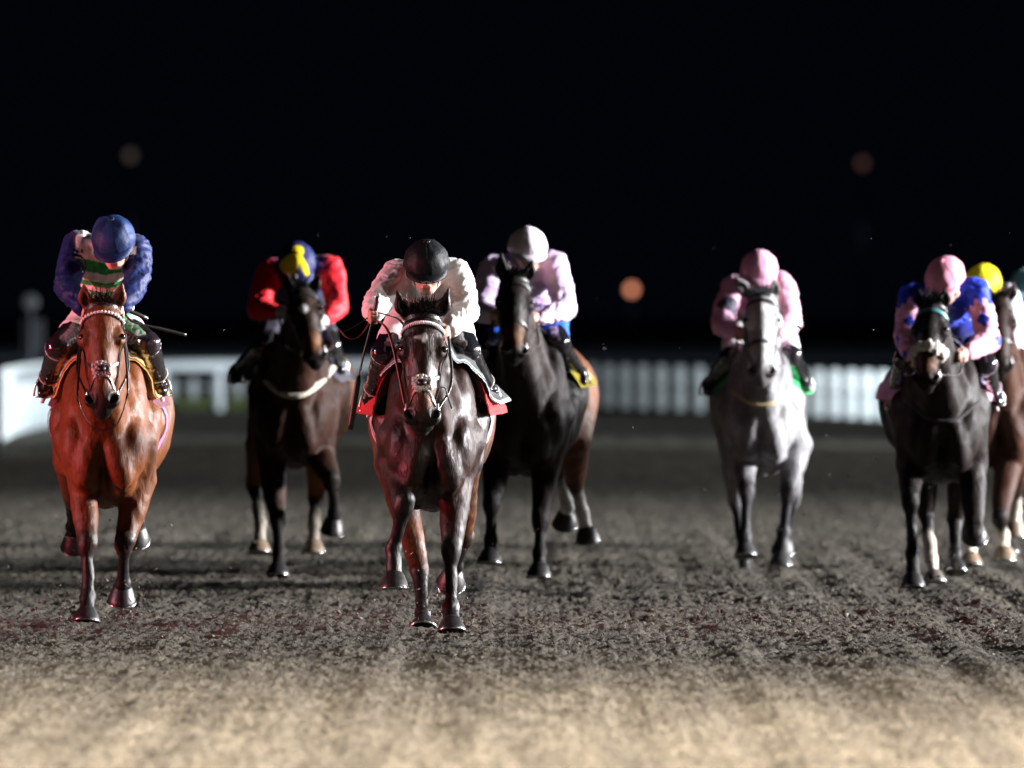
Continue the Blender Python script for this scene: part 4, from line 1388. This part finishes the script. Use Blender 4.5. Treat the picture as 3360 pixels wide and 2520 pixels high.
H6.drape('number_cloth', .58, 1.14, -84, 84, .014, plain((.70, .34, .48)), M_CLOTH, 9, 31, .006, .05); saddle(H6)
H7.drape('number_cloth', .55, 1.12, -80, 80, .016, plain((.85, .16, .02)), M_CLOTH, 9, 31, .006, .05); saddle(H7)
H8.drape('number_cloth', .55, 1.12, -80, 80, .016, plain((.10, .35, .40)), M_CLOTH, 9, 31, .006, .05); saddle(H8)

def breast_strap(h, z, drop, col, w=.018, hw=.24):
    """a padded strap round the chest"""
    pts = []
    for a in np.linspace(-1, 1, 25):
        x = hw * a
        zz = z - drop * (1 - a * a)
        o = h.T(x, .45, zz)
        t = np.linspace(.0, .75, 150)
        q = o + V(0, -1, 0) * t[:, None]
        val = h.f.at(q)
        i = int(np.argmax(val > 0)) if (val > 0).any() else 30
        pts.append(q[i] + V(0, -.004, 0))
    pts = np.array(pts)
    for _ in range(3):
        pts[1:-1] = .25 * pts[:-2] + .5 * pts[1:-1] + .25 * pts[2:]
    b = MB(); b.tube(pts, w, 8, col, .5, V(0, -1, 0))
    b.build('breast_strap', M_FLEECE, h.root, h.base)
breast_strap(H2, 1.33, .19, (.55, .53, .42), .022, .26)
breast_strap(H5, 1.24, .10, (.50, .40, .20), .014, .22)
breast_strap(H6, 1.20, .14, (.02, .02, .02), .012, .24)

# ------------------------------------------------------------------ whips
def whip(label, pts, flap, D, wd=.016, name='riding_whip'):
    P = [W(p[0], p[1], D + p[2]) for p in pts]
    b0 = P[0]
    r = root(name, b0, label, 'whip', 'riding whips')
    a, e = P[0], P[-1]
    d = nrm(e - a)
    L_ = np.linalg.norm(e - a)
    b = MB(); b.tube([a + d * t for t in np.linspace(0, .17, 6)], [.012, .013, .0125, .0125, .013, .010], 10, (.014, .014, .015)); b.ball(a, .0145, 8, 6, (.35, .35, .36))
    b.build('grip', M_LEATHER, r, b0)
    curve = catmull(P, 10)
    b = MB(); b.tube(curve, np.linspace(.008, .005, len(curve)), 8, (.014, .014, .015)); b.build('shaft', M_LEATHER, r, b0)
    t0 = 1 - flap
    i = int(len(curve) * t0)
    b = MB(); b.tube(curve[i:], np.concatenate([[.008], np.full(len(curve) - i - 2, wd), [wd * .9]]), 10, (.010, .010, .011), .55, V(0, -1, 0)); b.build('flap', M_LEATHER, r, b0)
    return r
whip('black whip held upright beside the white jockey with padded end hanging down', [(817, 638, -.22), (805, 690, -.22), (778, 800, -.22), (757, 928, -.20)], .30, H3.D)
whip('black whip sticking out sideways from the hand of the navy capped jockey', [(262, 664, -.04), (285, 694, .0), (340, 708, .05), (402, 724, .1)], .38, H1.D, .0095)

# helmet maker's letters on the leader's peak
fc = bpy.data.curves.new('lettering', 'FONT')
fc.body = 'VON'; fc.size = .027; fc.extrude = .0006; fc.align_x = 'CENTER'; fc.align_y = 'CENTER'
mt, N_, L_, b_ = new_mat('white_print'); b_.inputs['Base Color'].default_value = (.5, .5, .5, 1)
fc.materials.append(mt)
tmp = bpy.data.objects.new('text_source', fc); COL.objects.link(tmp)
bpy.context.view_layer.update()
tme = bpy.data.meshes.new_from_object(tmp.evaluated_get(bpy.context.evaluated_depsgraph_get()))
bpy.data.objects.remove(tmp)
fo = put('lettering', tme, R3.root)
sd, f_, u_ = R3.fr
from mathutils import Matrix
nz_ = nrm(f_ * .95 + u_ * .25); up_ = nrm(u_ - nz_ * (u_ @ nz_)); rt_ = np.cross(up_, nz_)
pos = R3.C + f_ * .207 - u_ * .050 - R3.base
fo.matrix_local = Matrix(((rt_[0], up_[0], nz_[0], pos[0]), (rt_[1], up_[1], nz_[1], pos[1]), (rt_[2], up_[2], nz_[2], pos[2]), (0, 0, 0, 1)))
print('TACK', round(time.time() - t, 1))

# ------------------------------------------------------------------ the sand track
def sand_height(x, y):
    p = np.stack([x, y, np.zeros_like(x)], 1)
    tracks = 0.012 * noise3(p * V(2.4, .9, 1), 41) + 0.012 * noise3(p * V(6.0, 2.6, 1), 42) + .013 * noise3(p * V(6.0, .10, 1), 47) + .0045 * noise3(p * V(11, 5, 1), 48)
    near = np.clip((130 - y) / 60, 0, 1)
    clod = np.abs(noise3(p * V(27, 15, 1), 43)) * 0.020 + np.abs(noise3(p * V(58, 30, 1), 44)) * 0.016
    return tracks * near + (clod - .016) * near

ys = np.concatenate([np.linspace(2, 40, 20, endpoint=False), np.arange(40, 66, .046), np.arange(66, 84, .075), np.arange(84, 120, .25),
                     np.linspace(120, 260, 60, endpoint=False), np.geomspace(260, 3600, 16)])
xs_in = np.arange(-4.4, 4.4, .0145)
xs_out = np.array([4.6, 5, 5.6, 6.5, 8, 10, 13, 17, 23, 32, 45, 70, 120, 250, 600, 1600])
xs = np.concatenate([-xs_out[::-1], xs_in, xs_out])
X, Y = np.meshgrid(xs, ys)
Z = sand_height(X.ravel(), Y.ravel())
nx_, ny_ = len(xs), len(ys)
Zg = Z.reshape(ny_, nx_)
for _ in range(420):                                  # hoof prints: a pit with a pushed-up rim
    hy = 1 / (1 / 42 + (1 / 92 - 1 / 42) * rng.random()); hx = (rng.random() * 2 - 1) * (hy * .046 + .2)
    a0, a1 = np.searchsorted(ys, (hy - .26, hy + .26)); b0, b1 = np.searchsorted(xs, (hx - .2, hx + .2))
    rr = np.sqrt(((X[a0:a1, b0:b1] - hx) / .075) ** 2 + ((Y[a0:a1, b0:b1] - hy) / .10) ** 2)
    Zg[a0:a1, b0:b1] += -.017 * np.exp(-rr ** 2) + .012 * np.exp(-((rr - 1.5) / .45) ** 2) * (.5 + .5 * rng.random())
Z = Zg.ravel()
ii = (np.arange(ny_ - 1)[:, None] * nx_ + np.arange(nx_ - 1)[None, :]).ravel()
gf = np.stack([ii, ii + 1, ii + nx_ + 1, ii + nx_], 1)

def sand_mat(name, lo, hi):
    m, N, L, b = new_mat(name)
    tc = N.new('ShaderNodeTexCoord')
    n1 = N.new('ShaderNodeTexNoise'); n1.inputs['Scale'].default_value = 30; n1.inputs['Detail'].default_value = 8; n1.inputs['Roughness'].default_value = .7
    n2 = N.new('ShaderNodeTexNoise'); n2.inputs['Scale'].default_value = 1.3; n2.inputs['Detail'].default_value = 4
    L.new(tc.outputs['Object'], n1.inputs['Vector']); L.new(tc.outputs['Object'], n2.inputs['Vector'])
    mm = N.new('ShaderNodeMath'); mm.operation = 'MULTIPLY_ADD'; mm.inputs[1].default_value = .55; L.new(n1.outputs['Fac'], mm.inputs[0])
    m2 = N.new('ShaderNodeMath'); m2.operation = 'MULTIPLY'; m2.inputs[1].default_value = .45; L.new(n2.outputs['Fac'], m2.inputs[0]); L.new(m2.outputs[0], mm.inputs[2])
    cr = N.new('ShaderNodeValToRGB')
    cr.color_ramp.elements[0].position = .34; cr.color_ramp.elements[0].color = (*lo, 1)
    cr.color_ramp.elements[1].position = .66; cr.color_ramp.elements[1].color = (*hi, 1)
    mp = N.new('ShaderNodeMapping'); mp.inputs['Scale'].default_value = (5.5, .09, 1)
    n4 = N.new('ShaderNodeTexNoise'); n4.inputs['Scale'].default_value = 1.0; n4.inputs['Detail'].default_value = 3
    L.new(tc.outputs['Object'], mp.inputs['Vector']); L.new(mp.outputs['Vector'], n4.inputs['Vector'])
    m4 = N.new('ShaderNodeMath'); m4.operation = 'MULTIPLY_ADD'; m4.inputs[1].default_value = .45; m4.inputs[2].default_value = -.22
    m5 = N.new('ShaderNodeMath'); m5.operation = 'ADD'
    L.new(n4.outputs['Fac'], m4.inputs[0]); L.new(m4.outputs[0], m5.inputs[0]); L.new(mm.outputs[0], m5.inputs[1])
    L.new(m5.outputs[0], cr.inputs['Fac']); L.new(cr.outputs['Color'], b.inputs['Base Color'])
    b.inputs['Roughness'].default_value = .85; b.inputs['Specular IOR Level'].default_value = .2
    n3 = N.new('ShaderNodeTexNoise'); n3.inputs['Scale'].default_value = 90; n3.inputs['Detail'].default_value = 5
    L.new(tc.outputs['Object'], n3.inputs['Vector'])
    bp = N.new('ShaderNodeBump'); bp.inputs['Strength'].default_value = .8; bp.inputs['Distance'].default_value = .012
    L.new(n3.outputs['Fac'], bp.inputs['Height']); L.new(bp.outputs['Normal'], b.inputs['Normal'])
    return m
M_SAND = sand_mat('fibre_sand', (.035, .031, .0245), (.085, .075, .058))
put('track_ground', make_mesh('track_ground', np.stack([X.ravel(), Y.ravel(), Z], 1), gf, M_SAND), kind='structure')

def crumbs(name, P, R, mat, label=None, stretch=(1, 1, 1)):
    """many little lumps of sand as one mesh"""
    n = len(P)
    o = np.array([[1, 0, 0], [-1, 0, 0], [0, 1, 0], [0, -1, 0], [0, 0, 1], [0, 0, -1]], float)
    fc_ = np.array([[0, 2, 4], [2, 1, 4], [1, 3, 4], [3, 0, 4], [2, 0, 5], [1, 2, 5], [3, 1, 5], [0, 3, 5]])
    v = o[None] * (R[:, None, None] * (0.5 + rng.random((n, 6, 1)))) + rng.normal(size=(n, 6, 3)) * R[:, None, None] * .35
    ang = rng.random(n) * 6.283
    c, s_ = np.cos(ang)[:, None], np.sin(ang)[:, None]
    st = np.array(stretch)
    v = v * (np.array([1.7, .8, .8]) * (.7 + .6 * rng.random((n, 1, 3))))
    vx = v[:, :, 0] * c - v[:, :, 1] * s_; vy = v[:, :, 0] * s_ + v[:, :, 1] * c
    tl = rng.normal(size=(n, 1)) * .7
    vz = v[:, :, 2] * np.cos(tl) + vx * np.sin(tl)
    v = np.stack([vx, vy, vz], 2) * st + P[:, None]
    f = (np.arange(n)[:, None, None] * 6 + fc_[None]).reshape(-1, 3)
    return put(name, make_mesh(name, v.reshape(-1, 3), f, mat, None, False), kind='stuff')

n = 68000
cy_ = 1 / (1 / 39 + (1 / 160 - 1 / 39) * rng.random(n))
cx_ = (rng.random(n) * 2 - 1) * (cy_ * .0475 + .3)
cz_ = sand_height(cx_, cy_)
cr_ = (.0022 + .0065 * rng.random(n) ** 2.2) * np.clip(cy_ / 62, .9, 1.8)
big = rng.random(n) < .03
cr_[big] *= 1.7
M_CRUMB = sand_mat('sand_crumb', (.048, .043, .035), (.125, .113, .092))
crumbs('sand_crumbs', np.stack([cx_, cy_, cz_ + cr_ * .5], 1), cr_, M_CRUMB)

# curled textile fibres of the surface
n = 130000
fy = 1 / (1 / 41 + (1 / 150 - 1 / 41) * rng.random(n))
fx = (rng.random(n) * 2 - 1) * (fy * .0475 + .3)
fz = sand_height(fx, fy)
a_ = rng.random(n) * 6.283; ln = .008 + .016 * rng.random(n)
d_ = np.stack([np.cos(a_) * .8, np.sin(a_) * .8, .25 + .8 * rng.random(n)], 1) * ln[:, None]
w_ = np.stack([-np.sin(a_), np.cos(a_), np.zeros(n)], 1) * .0016
o_ = np.stack([fx, fy, fz], 1)
b_2 = o_ + d_ * .6; t_ = b_2 + d_ * .5 * np.array([1, 1, -.2]) + rng.normal(size=(n, 3)) * .003
fv = np.stack([o_ - w_, o_ + w_, b_2 + w_, b_2 - w_, t_], 1).reshape(-1, 3)
k5 = np.arange(n)[:, None] * 5
ff = np.concatenate([k5 + np.array([[0, 1, 2]]), k5 + np.array([[0, 2, 3]]), k5 + np.array([[3, 2, 4]])])
M_FIBRE = sand_mat('surface_fibre', (.08, .073, .062), (.24, .22, .185))
put('sand_fibres', make_mesh('sand_fibres', fv, ff, M_FIBRE, None, False), kind='stuff')

# sand thrown up by the hooves
spray = []
for h in (H1, H2, H3, H4, H5, H6, H7):
    k = 110
    r = rng.random((k, 3))
    p = h.base + np.stack([rng.normal(size=k) * .33, .1 + 2.6 * r[:, 1], .03 + .75 * r[:, 2] ** 2.2], 1)
    spray.append(p)
kick = [W(p_[0], p_[1], d_) for p_, d_ in (((186, 1346), 64.2), ((263, 1310), 64.7), ((914, 1358), 63.2), ((976, 1368), 62.1), ((600, 1250), 75), ((1164, 1250), 71.8), ((1612, 1258), 77.4), ((1972, 1270), 72), ((2019, 1266), 73))]
for p_ in kick:
    k = 170
    r = rng.random((k, 3))
    spray.append(np.array([p_[0], p_[1], 0]) + np.stack([rng.normal(size=k) * .16, .05 + .5 * r[:, 1], .01 + .22 * r[:, 2] ** 2], 1))
k = 90
p = np.stack([(rng.random(k) * 2 - 1) * 3.2, 60 + 20 * rng.random(k), .2 + 2.3 * rng.random(k) ** 1.5], 1)
spray.append(p)
P_ = np.concatenate(spray)
crumbs('flying_sand', P_, .0025 + .0085 * rng.random(len(P_)) ** 3, M_CRUMB)

# grass strip beyond the far rail
M_GRASS = sand_mat('turf', (.045, .060, .022), (.12, .14, .06))
gn = 5000
gx = -7 + 4.5 * rng.random(gn); gy = 204.5 + 7 * rng.random(gn)
gb = MB()
gv = []; gfc = []
for i in range(gn):
    hgt = .12 + .14 * rng.random(); a = rng.random() * 3.14; dx, dy = math.cos(a) * .02, math.sin(a) * .02
    lx, ly = rng.normal() * .05, rng.normal() * .05
    b0 = len(gv)
    gv += [(gx[i] - dx, gy[i] - dy, 0), (gx[i] + dx, gy[i] + dy, 0), (gx[i] + lx, gy[i] + ly, hgt)]
    gfc.append((b0, b0 + 1, b0 + 2))
put('grass', make_mesh('grass', np.array(gv), gfc, M_GRASS, None, False), kind='stuff')

# ------------------------------------------------------------------ running rails
M_RAIL = attr_mat('white_rail', .4, .4, 0.05, 20, vary=.08, vscale=3)
def path_pts(path, step):
    c = catmull([V(*p, 0) for p in path], 24)
    seg = np.linalg.norm(np.diff(c, axis=0), axis=1)
    cum = np.concatenate([[0], np.cumsum(seg)])
    t = np.arange(0, cum[-1], step)
    return np.stack([np.interp(t, cum, c[:, i]) for i in range(3)], 1), c

def fence(name, label, path, step, height, post_r, rails, col=(.78, .80, .82)):
    pts, c = path_pts(path, step)
    base = V(*path[0], 0)
    r = root(name, base, label, 'fence')
    b = MB()
    b.tube([V(0, 0, -.1), V(0, 0, height * .55), V(0, 0, height - post_r * .4), V(0, 0, height)], [post_r, post_r, post_r, post_r * .6], 10, col)
    me = None
    for i, p in enumerate(pts):
        if me is None:
            o = b.build('post', M_RAIL, r); me = o.data
        else:
            o = put('post', me, r)
        o.location = p - base
    for z, rr in rails:
        q = MB(); q.tube(c - base + V(0, 0, z), rr, 10, col, 1.0)
        q.build('rail', M_RAIL, r)
    return r
fence('running_rail', 'white running rail with thick round top bar curving along the left of the track',
      [(-7.35, 128), (-7.25, 150), (-7.15, 172), (-7.0, 190), (-6.3, 200), (-5.0, 203.5), (-2.5, 206), (-.6, 210)], 2.6, .86, .075, [(.80, .10)], (.46, .49, .52))
fence('white_paling_fence', 'row of short white rounded palings across the far end, right of the middle',
      [(.9, 214), (2.2, 207), (3.4, 201), (4.5, 196), (5.6, 189), (6.7, 180), (7.8, 168), (8.8, 152)], 1.6, .80, .115, [(.40, .02)], (.50, .53, .55))
fence('grey_paling_fence', 'line of dull pale palings behind the thick rail at the left, grass at its foot',
      [(-7.4, 206), (-4.5, 209.5), (-2, 212), (.3, 214)], .62, .74, .10, [(.40, .02)], (.30, .32, .34))
b = MB()
fb_ = root('white_board_fence', (-7.6, 140, 0), 'pale solid boarding low beside the track at the left picture edge', 'fence')
bm_ = None
for i in range(20):
    if bm_ is None:
        q = MB(); q.box((0, 0, .48), (.02, .99, .50), (.80, .84, .86))
        o = q.build('panel', M_RAIL, fb_, smooth=False); bm_ = o.data
    else:
        o = put('panel', bm_, fb_)
    o.location = (1.3 - .11 * i + .0032 * i * i, 2.0 * i, 0)
    o.rotation_euler = (0, 0, math.atan2(.11 - .0064 * i, 2.0))

# ------------------------------------------------------------------ far away lamps
def glow(name, col, strength):
    m, N, L, bb = new_mat(name)
    bb.inputs['Base Color'].default_value = (.02, .02, .02, 1)
    bb.inputs['Emission Color'].default_value = (*col, 1); bb.inputs['Emission Strength'].default_value = strength
    return m
def street_lamp(px, py, D, r, col, st, label):
    P = np.array([(px - 1680) * D / FPX, D, CAMH - (py - HOR) * D / FPX])
    base = V(P[0], D, 0)
    o = root('street_lamp', base, label, 'lamp', 'lamps beyond the track')
    q = MB(); q.tube([V(0, 0, 0), V(0, 0, P[2] * .6), V(0, .0, P[2] - r * .9)], [.10, .08, .05], 8, (.003, .003, .003)); q.build('pole', M_PLASTIC, o)
    q = MB(); q.ball(V(0, 0, P[2]), (r, r, r * 1.12), 16, 10); q.build('lamp_head', glow('lamp_glow', col, st), o)
street_lamp(2073, 950, 560, .20, (1.0, .36, .20), 2.0, 'orange glowing round lamp between the lilac rider and the pink rider')
street_lamp(2830, 536, 560, .20, (1.0, .42, .35), .105, 'faint brownish lamp high above the pink capped rider on the grey')
street_lamp(428, 511, 560, .22, (1.0, .70, .58), .080, 'very faint lamp high above the green hooped rider')

# furlong marker far left
P = np.array([(100 - 1680) * 176 / FPX, 176, CAMH - (992 - HOR) * 176 / FPX])
mk = root('furlong_marker', V(P[0], 176, 0), 'dim round white disc on a dark post at the far left', 'marker')
M_DIM = attr_mat('marker_paint', .6, .3)
q = MB(); q.tube([V(0, 0, 0), V(0, 0, P[2] - .08)], .04, 8, (.03, .03, .04)); q.build('post', M_DIM, mk)
q = MB(); q.ball(V(0, 0, P[2]), (.13, .03, .13), 18, 8, (.035, .037, .04)); q.build('disc', M_DIM, mk)
q = MB(); q.box(V(.05, .06, P[2] - .52), (.17, .015, .26), (.010, .010, .014)); q.build('sign_board', M_DIM, mk, smooth=False)
print('TOTAL', round(time.time() - T0, 1))
